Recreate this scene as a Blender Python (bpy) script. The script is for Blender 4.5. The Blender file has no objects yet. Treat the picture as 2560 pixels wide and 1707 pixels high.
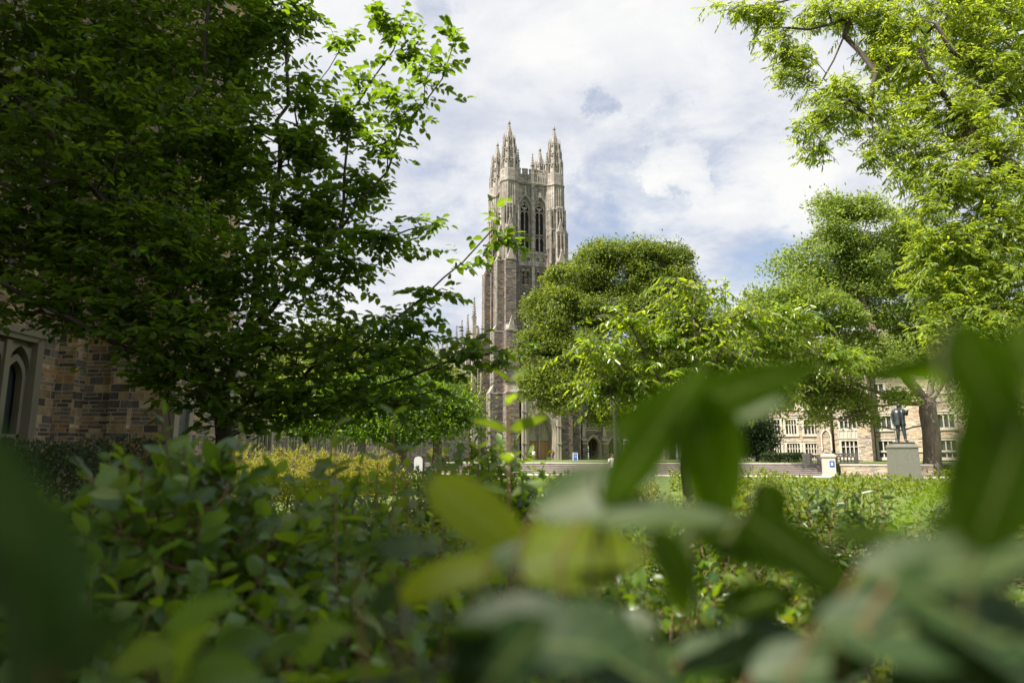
import bpy, bmesh, math, random
import numpy as np
from mathutils import Vector, Matrix

# ------------------------------------------------------------------ camera, sky, sun, exposure
scene = bpy.context.scene
COL = scene.collection
RAD = math.radians
EYE = 1.5
PITCH = RAD(9.55)
LENS = 24.0
FPX = 2560 * LENS / 36.0
cam_d = bpy.data.cameras.new("camera")
cam = bpy.data.objects.new("camera", cam_d); COL.objects.link(cam)
cam.location = (0, 0, EYE); cam.rotation_euler = (RAD(90) + PITCH, 0, 0)
cam_d.lens = LENS; cam_d.sensor_width = 36; cam_d.clip_start = 0.03; cam_d.clip_end = 3000
cam_d.dof.use_dof = True; cam_d.dof.focus_distance = 45; cam_d.dof.aperture_fstop = 2.5
cam_d.dof.aperture_blades = 0
scene.camera = cam
scene.view_settings.view_transform = 'Standard'; scene.view_settings.look = 'None'
scene.view_settings.exposure = 1.25; scene.view_settings.gamma = 1.0
scene.render.engine = 'CYCLES'
cy = scene.cycles
cy.use_denoising = True
try: cy.denoiser = 'OPENIMAGEDENOISE'
except Exception: pass
cy.max_bounces = 9; cy.diffuse_bounces = 4; cy.glossy_bounces = 2; cy.transmission_bounces = 7; cy.transparent_max_bounces = 6
cy.sample_clamp_indirect = 6; cy.caustics_reflective = False; cy.caustics_refractive = False

SUN_EL = 53
SUN = Vector((-0.88, -0.475, 0.0)).normalized() * math.cos(RAD(SUN_EL)) + Vector((0, 0, math.sin(RAD(SUN_EL))))
sd = bpy.data.lights.new("sun", 'SUN'); sd.energy = 5.0; sd.angle = RAD(0.53); sd.color = (1.0, 0.92, 0.79)
so = bpy.data.objects.new("sun", sd); COL.objects.link(so)
so.rotation_euler = (-SUN).to_track_quat('-Z', 'Y').to_euler(); so.location = SUN * 100

def build_world():
    w = bpy.data.worlds.new("World"); scene.world = w; w.use_nodes = True
    nt = w.node_tree; nt.nodes.clear(); N = nt.nodes.new; L = nt.links.new
    out = N('ShaderNodeOutputWorld'); mix = N('ShaderNodeMixShader')
    sky = N('ShaderNodeTexSky'); sky.sky_type = 'NISHITA'; sky.sun_disc = False
    sky.sun_elevation = RAD(SUN_EL); sky.sun_rotation = math.atan2(SUN.x, SUN.y); sky.air_density = 1.0; sky.dust_density = 1.6
    bg = N('ShaderNodeBackground'); bg.inputs[1].default_value = 0.075; L(sky.outputs[0], bg.inputs[0])
    tc = N('ShaderNodeTexCoord'); sep = N('ShaderNodeSeparateXYZ'); L(tc.outputs['Generated'], sep.inputs[0])
    def m(op, a, b=None):
        n = N('ShaderNodeMath'); n.operation = op
        for i, x in enumerate((a, b)):
            if x is None: continue
            if isinstance(x, (int, float)): n.inputs[i].default_value = x
            else: L(x, n.inputs[i])
        return n.outputs[0]
    zz = m('ADD', m('MAXIMUM', sep.outputs[2], 0.0), 0.22)
    cmb = N('ShaderNodeCombineXYZ'); L(m('DIVIDE', sep.outputs[0], zz), cmb.inputs[0]); L(m('DIVIDE', sep.outputs[1], zz), cmb.inputs[1])
    def noise(scale, det, rough, off, dist=0.0):
        mp = N('ShaderNodeMapping'); mp.inputs[1].default_value = off; L(cmb.outputs[0], mp.inputs[0])
        n = N('ShaderNodeTexNoise'); n.inputs['Scale'].default_value = scale; n.inputs['Detail'].default_value = det
        n.inputs['Roughness'].default_value = rough; n.inputs['Distortion'].default_value = dist
        L(mp.outputs[0], n.inputs['Vector']); return n.outputs[0]
    def ramp(x, stops):
        r = N('ShaderNodeValToRGB'); e = r.color_ramp.elements
        while len(e) < len(stops): e.new(0.5)
        for k, (p, c) in zip(e, stops): k.position = p; k.color = (c if len(c) == 4 else (*c, 1))
        L(x, r.inputs[0]); return r.outputs[0]
    wn = N('ShaderNodeTexNoise'); wn.inputs['Scale'].default_value = 9; wn.inputs['Detail'].default_value = 7; wn.inputs['Roughness'].default_value = 0.68; L(tc.outputs['Generated'], wn.inputs['Vector'])
    w1 = N('ShaderNodeVectorMath'); w1.operation = 'SUBTRACT'; L(wn.outputs['Color'], w1.inputs[0]); w1.inputs[1].default_value = (0.5, 0.5, 0.5)
    w2 = N('ShaderNodeVectorMath'); w2.operation = 'SCALE'; w2.inputs['Scale'].default_value = 0.20; L(w1.outputs[0], w2.inputs[0])
    w3 = N('ShaderNodeVectorMath'); w3.operation = 'ADD'; L(tc.outputs['Generated'], w3.inputs[0]); L(w2.outputs[0], w3.inputs[1])
    w4 = N('ShaderNodeVectorMath'); w4.operation = 'NORMALIZE'; L(w3.outputs[0], w4.inputs[0])
    def spot(d, lo, hi):       # a ragged patch of the sky round one compass direction
        v = N('ShaderNodeVectorMath'); v.operation = 'DOT_PRODUCT'; L(w4.outputs[0], v.inputs[0]); v.inputs[1].default_value = d
        r = N('ShaderNodeMapRange'); r.interpolation_type = 'SMOOTHERSTEP'
        r.inputs[1].default_value = math.cos(RAD(hi)); r.inputs[2].default_value = math.cos(RAD(lo)); L(v.outputs['Value'], r.inputs[0]); return r.outputs[0]
    def dirpx(u, v):
        d = Vector((0, math.cos(PITCH), math.sin(PITCH))) + Vector((1, 0, 0)) * ((u - 1280) / FPX) + Vector((0, -math.sin(PITCH), math.cos(PITCH))) * ((853.5 - v) / FPX)
        return d.normalized()
    big = noise(1.55, 9, 0.62, (3.1, 1.7, 0), 0.35); fine = noise(4.2, 8, 0.66, (7.3, 2.2, 0), 0.6)
    dens = m('ADD', m('MULTIPLY', big, 0.72), m('MULTIPLY', fine, 0.28))
    for (u, v, lo, hi, a) in ((1475, 245, 0.0, 2.6, -0.14), (1760, 600, 0, 15, -0.13), (1490, 620, 0.0, 4.5, -0.08), (1690, 440, 0.0, 3.2, 0.13), (1340, 270, 0, 8, 0.09), (2030, 440, 0.0, 2.4, 0.12), (2140, 460, 0, 8, 0.10), (1000, 60, 0, 14, 0.07), (1085, 10, 0.0, 3, -0.13), (1800, 150, 0, 16, 0.05)):
        dens = m('ADD', dens, m('MULTIPLY', spot(dirpx(u, v), lo, hi), a))
    cover = ramp(dens, [(0.33, (0.40,)*3), (0.47, (0.98,)*3)])
    shade = noise(2.3, 10, 0.6, (1.3, 8.1, 0), 0.5)
    shade2 = m('ADD', m('MULTIPLY', shade, 0.65), m('MULTIPLY', dens, 0.45))
    ccol = ramp(shade2, [(0.42, (0.60, 0.64, 0.77)), (0.51, (0.72, 0.75, 0.83)), (0.57, (0.84, 0.86, 0.90)), (0.66, (0.99, 0.985, 0.97))])
    bc = N('ShaderNodeBackground'); L(ccol, bc.inputs[0]); bc.inputs[1].default_value = 0.425
    L(cover, mix.inputs[0]); L(bg.outputs[0], mix.inputs[1]); L(bc.outputs[0], mix.inputs[2]); L(mix.outputs[0], out.inputs[0])
build_world()

CF = np.array((0, math.cos(PITCH), math.sin(PITCH))); CR = np.array((1.0, 0, 0)); CU = np.array((0, -math.sin(PITCH), math.cos(PITCH)))
CAMP = np.array((0, 0, EYE))
def at(u, v, y):
    """The point at distance y north of the viewpoint that the photo shows at pixel (u, v)."""
    d = CF + CR * ((u - 1280) / FPX) + CU * ((853.5 - v) / FPX)
    return CAMP + d * (y / d[1])
def gx(u, y):            # x on the ground plan
    return at(u, 1140, y)[0]

rng = np.random.default_rng(7)
random.seed(5)

# ------------------------------------------------------------------ object helpers
def link(o, parent=None):
    COL.objects.link(o)
    if parent is not None: o.parent = parent
    return o
def props(o, label=None, cat=None, group=None, kind=None):
    if label: o['label'] = label
    if cat: o['category'] = cat
    if group: o['group'] = group
    if kind: o['kind'] = kind
    return o
def thing(name, label, cat, loc=(0, 0, 0), rz=0.0, group=None):
    o = bpy.data.objects.new(name, None); o.location = loc; o.rotation_euler = (0, 0, rz); o.empty_display_size = 0.3
    link(o); return props(o, label, cat, group)
def dup_tree(o, parent=None):
    c = o.copy(); COL.objects.link(c)
    if parent is not None: c.parent = parent
    for ch in list(o.children): dup_tree(ch, c)
    return c

class MB:
    """collects faces, builds ONE mesh object with wall-aligned UVs in metres"""
    def __init__(self): self.v = []; self.f = []; self.m = []; self.xf = None; self.mi = 0
    def add(self, vs, fs):
        b = len(self.v)
        for p in vs:
            p = Vector(p)
            self.v.append(tuple(self.xf @ p) if self.xf is not None else tuple(p))
        for f in fs: self.f.append(tuple(i + b for i in f)); self.m.append(self.mi)
    def quad(self, a, b, c, d): self.add((a, b, c, d), ((0, 1, 2, 3),))
    def box(self, x0, x1, y0, y1, z0, z1):
        self.add(((x0, y0, z0), (x1, y0, z0), (x1, y1, z0), (x0, y1, z0), (x0, y0, z1), (x1, y0, z1), (x1, y1, z1), (x0, y1, z1)),
                 ((0, 3, 2, 1), (4, 5, 6, 7), (0, 1, 5, 4), (1, 2, 6, 5), (2, 3, 7, 6), (3, 0, 4, 7)))
    def cbox(self, cx, cy, w, d, z0, z1): self.box(cx - w/2, cx + w/2, cy - d/2, cy + d/2, z0, z1)
    def frus(self, p0, z0, p1, z1, cap=True):
        n = len(p0); vs = [(x, y, z0) for x, y in p0] + [(x, y, z1) for x, y in p1]
        fs = [(i, (i + 1) % n, n + (i + 1) % n, n + i) for i in range(n)]
        if cap: fs += [tuple(range(n))[::-1], tuple(range(n, 2 * n))]
        self.add(vs, fs)
    def ngon(self, cx, cy, r, n, z0, z1, r1=None, rot=None):
        rot = math.pi / n if rot is None else rot; r1 = r if r1 is None else r1
        P = lambda R: [(cx + R * math.cos(rot + 2 * math.pi * k / n), cy + R * math.sin(rot + 2 * math.pi * k / n)) for k in range(n)]
        self.frus(P(r), z0, P(max(r1, 0.004)), z1)
    def lathe(self, cx, cy, prof, n=14):
        vs = []; fs = []
        for (r, z) in prof:
            for k in range(n): a = 2 * math.pi * k / n; vs.append((cx + r * math.cos(a), cy + r * math.sin(a), z))
        for i in range(len(prof) - 1):
            for k in range(n): fs.append((i*n + k, i*n + (k+1) % n, (i+1)*n + (k+1) % n, (i+1)*n + k))
        fs.append(tuple(range(n))[::-1]); fs.append(tuple(range((len(prof)-1)*n, len(prof)*n)))
        self.add(vs, fs)
    def slope(self, x0, x1, y0, y1, z0, z1, side):
        """weathered set-off: wedge full at the inner side ('-y' slopes down to y0, '-x', '+x', '+y')"""
        if side == '-y': vs = ((x0, y0, z0), (x1, y0, z0), (x1, y1, z0), (x0, y1, z0), (x0, y1, z1), (x1, y1, z1))
        elif side == '+y': vs = ((x1, y1, z0), (x0, y1, z0), (x0, y0, z0), (x1, y0, z0), (x1, y0, z1), (x0, y0, z1))
        elif side == '-x': vs = ((x0, y1, z0), (x0, y0, z0), (x1, y0, z0), (x1, y1, z0), (x1, y1, z1), (x1, y0, z1))
        else: vs = ((x1, y0, z0), (x1, y1, z0), (x0, y1, z0), (x0, y0, z0), (x0, y0, z1), (x0, y1, z1))
        self.add(vs, ((0, 3, 2, 1), (0, 1, 5, 4), (2, 3, 4, 5), (1, 2, 5), (3, 0, 4)))
    def gable(self, x0, x1, y0, y1, z0, zt):
        xm = (x0 + x1) / 2
        self.add(((x0, y0, z0), (x1, y0, z0), (xm, y0, zt), (x0, y1, z0), (x1, y1, z0), (xm, y1, zt)), ((0, 1, 2), (5, 4, 3), (1, 4, 5, 2), (3, 0, 2, 5), (0, 3, 4, 1)))
    def panel(self, x0, x1, z0, z1, y0, y1, holes):
        """wall slab between y0 (front) and y1 with rectangular openings (hx0,hx1,hz0,hz1)"""
        xs = sorted({x0, x1, *[h[0] for h in holes], *[h[1] for h in holes]}); zs = sorted({z0, z1, *[h[2] for h in holes], *[h[3] for h in holes]})
        inside = lambda x, z: any(h[0] < x < h[1] and h[2] < z < h[3] for h in holes)
        for a, b in zip(xs, xs[1:]):
            for c, d in zip(zs, zs[1:]):
                if inside((a + b) / 2, (c + d) / 2): continue
                self.quad((a, y0, c), (b, y0, c), (b, y0, d), (a, y0, d)); self.quad((b, y1, c), (a, y1, c), (a, y1, d), (b, y1, d))
        for (a, b, c, d) in holes:
            self.quad((a, y0, c), (a, y0, d), (a, y1, d), (a, y1, c)); self.quad((b, y0, c), (b, y1, c), (b, y1, d), (b, y0, d))
            self.quad((a, y0, d), (b, y0, d), (b, y1, d), (a, y1, d)); self.quad((a, y0, c), (a, y1, c), (b, y1, c), (b, y0, c))
        self.quad((x0, y0, z0), (x0, y0, z1), (x0, y1, z1), (x0, y1, z0)); self.quad((x1, y0, z0), (x1, y1, z0), (x1, y1, z1), (x1, y0, z1))
        self.quad((x0, y0, z1), (x1, y0, z1), (x1, y1, z1), (x0, y1, z1))
    def sweep(self, a, b, y0, y1):
        """solid between two open outlines a, b (lists of (x,z)) from y0 to y1"""
        n = len(a); vs = []
        for (x, z) in a: vs += [(x, y0, z), (x, y1, z)]
        for (x, z) in b: vs += [(x, y0, z), (x, y1, z)]
        o = 2 * n; fs = []
        for i in range(n - 1):
            fs += [(2*i, 2*i+2, o+2*i+2, o+2*i), (2*i+1, o+2*i+1, o+2*i+3, 2*i+3), (2*i, 2*i+1, 2*i+3, 2*i+2), (o+2*i, o+2*i+2, o+2*i+3, o+2*i+1)]
        fs += [(0, o, o+1, 1), (2*n-2, 2*n-1, o+2*n-1, o+2*n-2)]
        self.add(vs, fs)
    def tube(self, pts, radii, n=6, cap=True):
        pts = [Vector(p) for p in pts]
        if len(pts) < 2: return
        t = (pts[1] - pts[0]).normalized(); up = Vector((0, 0, 1)) if abs(t.z) < 0.9 else Vector((1, 0, 0))
        nx = t.cross(up).normalized(); vs = []; fs = []
        for i, p in enumerate(pts):
            t = (pts[min(i+1, len(pts)-1)] - pts[max(i-1, 0)])
            t = t.normalized() if t.length > 1e-9 else Vector((0, 0, 1))
            nx = nx - t * nx.dot(t)
            nx = nx.normalized() if nx.length > 1e-6 else t.orthogonal().normalized()
            ny = t.cross(nx)
            for k in range(n):
                a = 2 * math.pi * k / n; vs.append(p + (nx * math.cos(a) + ny * math.sin(a)) * radii[i])
        for i in range(len(pts) - 1):
            for k in range(n): fs.append((i*n + k, i*n + (k+1) % n, (i+1)*n + (k+1) % n, (i+1)*n + k))
        if cap and n > 3: fs += [tuple(range(n))[::-1], tuple(range((len(pts)-1)*n, len(pts)*n))]
        self.add(vs, fs)
    def build(self, name, mats, parent=None, smooth=False, clean=False):
        me = bpy.data.meshes.new(name); me.from_pydata(self.v, [], self.f)
        if not isinstance(mats, (list, tuple)): mats = [mats]
        for mt in mats: me.materials.append(mt)
        if len(mats) > 1: me.polygons.foreach_set('material_index', self.m)
        if clean:
            bm = bmesh.new(); bm.from_mesh(me); bmesh.ops.remove_doubles(bm, verts=bm.verts, dist=1e-5)
            bmesh.ops.recalc_face_normals(bm, faces=bm.faces); bm.to_mesh(me); bm.free()
        wall_uv(me)
        if smooth: me.polygons.foreach_set('use_smooth', [True] * len(me.polygons))
        return link(bpy.data.objects.new(name, me), parent)

def wall_uv(me):
    nl = len(me.loops)
    if nl == 0: return
    uv = me.uv_layers.new(name='UVMap')
    co = np.empty(len(me.vertices) * 3); me.vertices.foreach_get('co', co); co = co.reshape(-1, 3)
    lv = np.empty(nl, dtype=np.int64); me.loops.foreach_get('vertex_index', lv)
    npoly = len(me.polygons); pn = np.empty(npoly * 3); me.polygons.foreach_get('normal', pn); pn = pn.reshape(-1, 3)
    lt = np.empty(npoly, dtype=np.int64); me.polygons.foreach_get('loop_total', lt)
    ln = np.repeat(pn, lt, axis=0); p = co[lv]
    hx = -ln[:, 1]; hy = ln[:, 0]; h = np.sqrt(hx*hx + hy*hy); flat = h < 0.5; h[h < 1e-6] = 1
    # horizontal tangent kept on a fixed side so courses run on round corners
    u = (p[:, 0] * hx + p[:, 1] * hy) / h; v = p[:, 2].copy()
    u = u + 7.3 * np.round(np.arctan2(ln[:, 1], ln[:, 0]) * 4)
    u[flat] = p[flat, 0]; v[flat] = p[flat, 1]
    uv.data.foreach_set('uv', np.stack([u, v], 1).ravel())

def arch(cx, w, z0, zs, k=1.0, n=9):
    """pointed arch outline: up the left jamb, over the point, down the right; k = arc radius / width"""
    R = k * w; xl = cx - w/2; xr = cx + w/2; pts = [(xl, z0)]
    a_end = math.acos((R - w/2) / R)
    for i in range(n + 1):
        a = a_end * i / n; pts.append((xl + R - R * math.cos(a), zs + R * math.sin(a)))
    right = []
    for i in range(n, -1, -1):
        a = a_end * i / n; right.append((xr - R + R * math.cos(a), zs + R * math.sin(a)))
    return pts + right[1:] + [(xr, z0)]
def arch_h(w, k): return k * w * math.sin(math.acos((k*w - w/2) / (k*w)))

# ------------------------------------------------------------------ materials
def mat(name):
    m = bpy.data.materials.new(name); m.use_nodes = True; nt = m.node_tree; nt.nodes.clear()
    return m, nt, nt.nodes.new, nt.links.new
def setramp(r, stops, interp='LINEAR'):
    e = r.color_ramp.elements; r.color_ramp.interpolation = interp
    while len(e) < len(stops): e.new(0.5)
    for k, (p, c) in zip(e, stops): k.position = p; k.color = (*c, 1)
def simple(name, col, rough=0.6, metal=0.0, var=0.12, scale=3.0, bump=0.0, spec=0.5, streak=False):
    m, nt, N, L = mat(name); out = N('ShaderNodeOutputMaterial'); b = N('ShaderNodeBsdfPrincipled')
    b.inputs['Roughness'].default_value = rough; b.inputs['Metallic'].default_value = metal; b.inputs['Specular IOR Level'].default_value = spec
    tc = N('ShaderNodeTexCoord'); n = N('ShaderNodeTexNoise'); n.inputs['Scale'].default_value = scale; n.inputs['Detail'].default_value = 6; n.inputs['Roughness'].default_value = 0.65
    if streak:
        mp = N('ShaderNodeMapping'); mp.inputs['Scale'].default_value = (1.0, 1.0, 0.22); L(tc.outputs['Object'], mp.inputs[0]); L(mp.outputs[0], n.inputs['Vector'])
    else: L(tc.outputs['Object'], n.inputs['Vector'])
    r = N('ShaderNodeValToRGB'); setramp(r, [(0.28, tuple(c * (1 - var * 1.6) for c in col)), (0.5, col), (0.72, tuple(min(1, c * (1 + var)) for c in col))])
    L(n.outputs[0], r.inputs[0]); L(r.outputs[0], b.inputs['Base Color'])
    if bump:
        bp = N('ShaderNodeBump'); bp.inputs['Strength'].default_value = bump; bp.inputs['Distance'].default_value = 0.02; L(n.outputs[0], bp.inputs['Height']); L(bp.outputs[0], b.inputs['Normal'])
    L(b.outputs[0], out.inputs[0]); return m
def stone(name, palette, mortar, row=0.085, width=0.42, bump=0.5, wob=0.012, msize=0.010, streak=0.0):
    m, nt, N, L = mat(name); out = N('ShaderNodeOutputMaterial'); b = N('ShaderNodeBsdfPrincipled'); b.inputs['Roughness'].default_value = 0.85
    uv = N('ShaderNodeUVMap'); n1 = N('ShaderNodeTexNoise'); n1.inputs['Scale'].default_value = 5; n1.inputs['Detail'].default_value = 4
    L(uv.outputs[0], n1.inputs['Vector'])
    sub = N('ShaderNodeVectorMath'); sub.operation = 'SUBTRACT'; L(n1.outputs['Color'], sub.inputs[0]); sub.inputs[1].default_value = (0.5, 0.5, 0.5)
    sc = N('ShaderNodeVectorMath'); sc.operation = 'SCALE'; sc.inputs['Scale'].default_value = wob * 2; L(sub.outputs[0], sc.inputs[0])
    ad = N('ShaderNodeVectorMath'); ad.operation = 'ADD'; L(uv.outputs[0], ad.inputs[0]); L(sc.outputs[0], ad.inputs[1])
    def brick(w, r, ms, off):
        t = N('ShaderNodeTexBrick'); t.offset = off; t.squash = 0.7; t.squash_frequency = 3; L(ad.outputs[0], t.inputs['Vector'])
        t.inputs['Color1'].default_value = (0, 0, 0, 1); t.inputs['Color2'].default_value = (1, 1, 1, 1); t.inputs['Mortar'].default_value = (0.5, 0.5, 0.5, 1)
        t.inputs['Scale'].default_value = 1; t.inputs['Mortar Size'].default_value = ms; t.inputs['Mortar Smooth'].default_value = 0.15
        t.inputs['Bias'].default_value = 0; t.inputs['Brick Width'].default_value = w; t.inputs['Row Height'].default_value = r; return t
    A = brick(width, row, msize, 0.37); B = brick(width * 1.25, row * 2, msize, 0.43); Cc = brick(width * 2.9, row * 4, 0.0, 0.31)
    gt = N('ShaderNodeMath'); gt.operation = 'GREATER_THAN'; gt.inputs[1].default_value = 0.52; L(Cc.outputs['Color'], gt.inputs[0])
    def mx(f, a, c, typ='RGBA'):
        x = N('ShaderNodeMix'); x.data_type = typ; L(f, x.inputs[0])
        ii = (6, 7) if typ == 'RGBA' else (2, 3)
        for i, s in zip(ii, (a, c)):
            if isinstance(s, tuple): x.inputs[i].default_value = (*s, 1)
            else: L(s, x.inputs[i])
        return x.outputs[2 if typ == 'RGBA' else 0]
    tint = mx(gt.outputs[0], A.outputs['Color'], B.outputs['Color']); fac = mx(gt.outputs[0], A.outputs['Fac'], B.outputs['Fac'], 'FLOAT')
    r = N('ShaderNodeValToRGB'); setramp(r, palette, 'CONSTANT'); L(tint, r.inputs[0])
    n2 = N('ShaderNodeTexNoise'); n2.inputs['Scale'].default_value = 9; n2.inputs['Detail'].default_value = 6; L(uv.outputs[0], n2.inputs['Vector'])
    r2 = N('ShaderNodeValToRGB'); setramp(r2, [(0.25, (0.62,)*3), (0.75, (1.3,)*3)]); L(n2.outputs[0], r2.inputs[0])
    n3 = N('ShaderNodeTexNoise'); n3.inputs['Scale'].default_value = 0.35; n3.inputs['Detail'].default_value = 5; L(uv.outputs[0], n3.inputs['Vector'])
    r3 = N('ShaderNodeValToRGB'); setramp(r3, [(0.3, (0.8,)*3), (0.7, (1.15,)*3)]); L(n3.outputs[0], r3.inputs[0])
    mu = N('ShaderNodeVectorMath'); mu.operation = 'MULTIPLY'; L(r.outputs[0], mu.inputs[0]); L(r2.outputs[0], mu.inputs[1])
    mu2 = N('ShaderNodeVectorMath'); mu2.operation = 'MULTIPLY'; L(mu.outputs[0], mu2.inputs[0]); L(r3.outputs[0], mu2.inputs[1])
    if streak:      # rain streaks down the dressed stone
        tc = N('ShaderNodeTexCoord'); mp = N('ShaderNodeMapping'); mp.inputs['Scale'].default_value = (1.6, 1.6, 0.16); L(tc.outputs['Object'], mp.inputs[0])
        n4 = N('ShaderNodeTexNoise'); n4.inputs['Scale'].default_value = 1.0; n4.inputs['Detail'].default_value = 7; n4.inputs['Roughness'].default_value = 0.7; L(mp.outputs[0], n4.inputs['Vector'])
        r4 = N('ShaderNodeValToRGB'); setramp(r4, [(0.34, (1 - streak,) * 3), (0.52, (1.0,) * 3), (0.7, (1.12,) * 3)]); L(n4.outputs[0], r4.inputs[0])
        mu3 = N('ShaderNodeVectorMath'); mu3.operation = 'MULTIPLY'; L(mu2.outputs[0], mu3.inputs[0]); L(r4.outputs[0], mu3.inputs[1]); mu2 = mu3
    col = mx(fac, mu2.outputs[0], mortar); L(col, b.inputs['Base Color'])
    if bump:
        inv = N('ShaderNodeMath'); inv.operation = 'MULTIPLY_ADD'; L(fac, inv.inputs[0]); inv.inputs[1].default_value = -1.0; L(n2.outputs[0], inv.inputs[2])
        bp = N('ShaderNodeBump'); bp.inputs['Strength'].default_value = bump; bp.inputs['Distance'].default_value = 0.015; L(inv.outputs[0], bp.inputs['Height']); L(bp.outputs[0], b.inputs['Normal'])
    L(b.outputs[0], out.inputs[0]); return m
def leafmat(name, cols, trans_col, trans=0.4, rough=0.42, spec=0.45, back=1.25, veins=False):
    """cols: ramp over a random value per leaf"""
    m, nt, N, L = mat(name); out = N('ShaderNodeOutputMaterial'); geo = N('ShaderNodeNewGeometry')
    r = N('ShaderNodeValToRGB'); setramp(r, [(i / (len(cols) - 1), c) for i, c in enumerate(cols)]); L(geo.outputs['Random Per Island'], r.inputs[0])
    b = N('ShaderNodeBsdfPrincipled'); b.inputs['Roughness'].default_value = rough; b.inputs['Specular IOR Level'].default_value = spec
    bk = N('ShaderNodeMix'); bk.data_type = 'RGBA'; L(geo.outputs['Backfacing'], bk.inputs[0]); L(r.outputs[0], bk.inputs[6])
    hs = N('ShaderNodeHueSaturation'); hs.inputs['Saturation'].default_value = 0.8; hs.inputs['Value'].default_value = back; L(r.outputs[0], hs.inputs['Color']); L(hs.outputs[0], bk.inputs[7])
    if veins:     # pale midrib and side veins running from the leaf's own coordinates
        uv = N('ShaderNodeUVMap'); sp = N('ShaderNodeSeparateXYZ'); L(uv.outputs[0], sp.inputs[0])
        def mm(op, a, c=None):
            n = N('ShaderNodeMath'); n.operation = op
            for i, x in enumerate((a, c)):
                if x is None: continue
                if isinstance(x, (int, float)): n.inputs[i].default_value = x
                else: L(x, n.inputs[i])
            return n.outputs[0]
        ax = mm('ABSOLUTE', sp.outputs[0]); rib = mm('LESS_THAN', ax, 0.07)
        sv = mm('GREATER_THAN', mm('SINE', mm('MULTIPLY', mm('SUBTRACT', sp.outputs[1], mm('MULTIPLY', ax, 0.16)), 46.0)), 0.93)
        vf = mm('MAXIMUM', rib, mm('MULTIPLY', sv, 0.5)); vm = N('ShaderNodeMix'); vm.data_type = 'RGBA'; L(mm('MULTIPLY', vf, 0.55), vm.inputs[0]); L(bk.outputs[2], vm.inputs[6]); vm.inputs[7].default_value = (0.16, 0.20, 0.06, 1)
        nz = N('ShaderNodeTexNoise'); nz.inputs['Scale'].default_value = 5; nz.inputs['Detail'].default_value = 5; L(uv.outputs[0], nz.inputs['Vector'])
        bl = N('ShaderNodeMapRange'); bl.inputs[1].default_value = 0.3; bl.inputs[2].default_value = 0.7; bl.inputs[3].default_value = 0.72; bl.inputs[4].default_value = 1.2; L(nz.outputs[0], bl.inputs[0])
        mv = N('ShaderNodeVectorMath'); mv.operation = 'SCALE'; L(vm.outputs[2], mv.inputs[0]); L(bl.outputs[0], mv.inputs['Scale']); L(mv.outputs[0], b.inputs['Base Color'])
        bp = N('ShaderNodeBump'); bp.inputs['Strength'].default_value = 0.5; bp.inputs['Distance'].default_value = 0.002; L(mm('SUBTRACT', 1.0, vf), bp.inputs['Height']); L(bp.outputs[0], b.inputs['Normal'])
    else: L(bk.outputs[2], b.inputs['Base Color'])
    t = N('ShaderNodeBsdfTranslucent'); mt = N('ShaderNodeMix'); mt.data_type = 'RGBA'; mt.blend_type = 'MULTIPLY'; mt.inputs[0].default_value = 1.0
    nr = N('ShaderNodeMapRange'); nr.inputs[3].default_value = 0.75; nr.inputs[4].default_value = 1.25; L(geo.outputs['Random Per Island'], nr.inputs[0])
    mt.inputs[6].default_value = (*trans_col, 1); L(nr.outputs[0], mt.inputs[7]); L(mt.outputs[2], t.inputs[0])
    x = N('ShaderNodeMixShader'); x.inputs[0].default_value = trans; L(b.outputs[0], x.inputs[1]); L(t.outputs[0], x.inputs[2]); L(x.outputs[0], out.inputs[0]); return m
def glassmat(name, col=(0.02, 0.025, 0.03), rough=0.08, lead=0.0):
    m, nt, N, L = mat(name); out = N('ShaderNodeOutputMaterial'); b = N('ShaderNodeBsdfPrincipled')
    b.inputs['Roughness'].default_value = rough; b.inputs['Base Color'].default_value = (*col, 1); b.inputs['Specular IOR Level'].default_value = 0.6
    uv = N('ShaderNodeUVMap'); n = N('ShaderNodeTexNoise'); n.inputs['Scale'].default_value = 3; L(uv.outputs[0], n.inputs['Vector'])
    bp = N('ShaderNodeBump'); bp.inputs['Strength'].default_value = 0.12; bp.inputs['Distance'].default_value = 0.05; L(n.outputs[0], bp.inputs['Height']); L(bp.outputs[0], b.inputs['Normal'])
    L(b.outputs[0], out.inputs[0]); return m
PAL = [(0.0, (0.07, 0.066, 0.068)), (0.16, (0.15, 0.143, 0.148)), (0.32, (0.19, 0.14, 0.10)), (0.48, (0.25, 0.20, 0.145)), (0.66, (0.11, 0.105, 0.112)), (0.78, (0.29, 0.185, 0.105)), (0.87, (0.33, 0.275, 0.205)), (0.95, (0.40, 0.35, 0.28))]
bright = lambda k, w=(1, 1, 1): [(p, tuple(min(0.6, c * k * a) for c, a in zip(col, w))) for p, col in PAL]
M = {}
M['stone_near'] = stone('stone_near', bright(1.35, (1.14, 0.98, 0.80)), (0.46, 0.40, 0.31), row=0.062, width=0.26, bump=0.8, msize=0.007)
M['stone_tower'] = stone('stone_tower', bright(0.68, (1.0, 0.95, 0.95)), (0.20, 0.185, 0.17), row=0.14, width=0.7, bump=0.0, wob=0.02, msize=0.016)
M['stone_hall'] = stone('stone_hall', bright(1.35, (1.05, 0.98, 0.90)), (0.46, 0.41, 0.345), row=0.09, width=0.5, bump=0.0, wob=0.02, msize=0.014)
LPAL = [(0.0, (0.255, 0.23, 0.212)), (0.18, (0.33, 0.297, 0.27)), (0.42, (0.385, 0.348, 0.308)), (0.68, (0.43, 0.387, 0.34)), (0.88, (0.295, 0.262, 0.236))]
M['limestone'] = stone('limestone', LPAL, (0.17, 0.155, 0.145), row=0.34, width=0.95, bump=0.0, wob=0.015, msize=0.014, streak=0.5)
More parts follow.
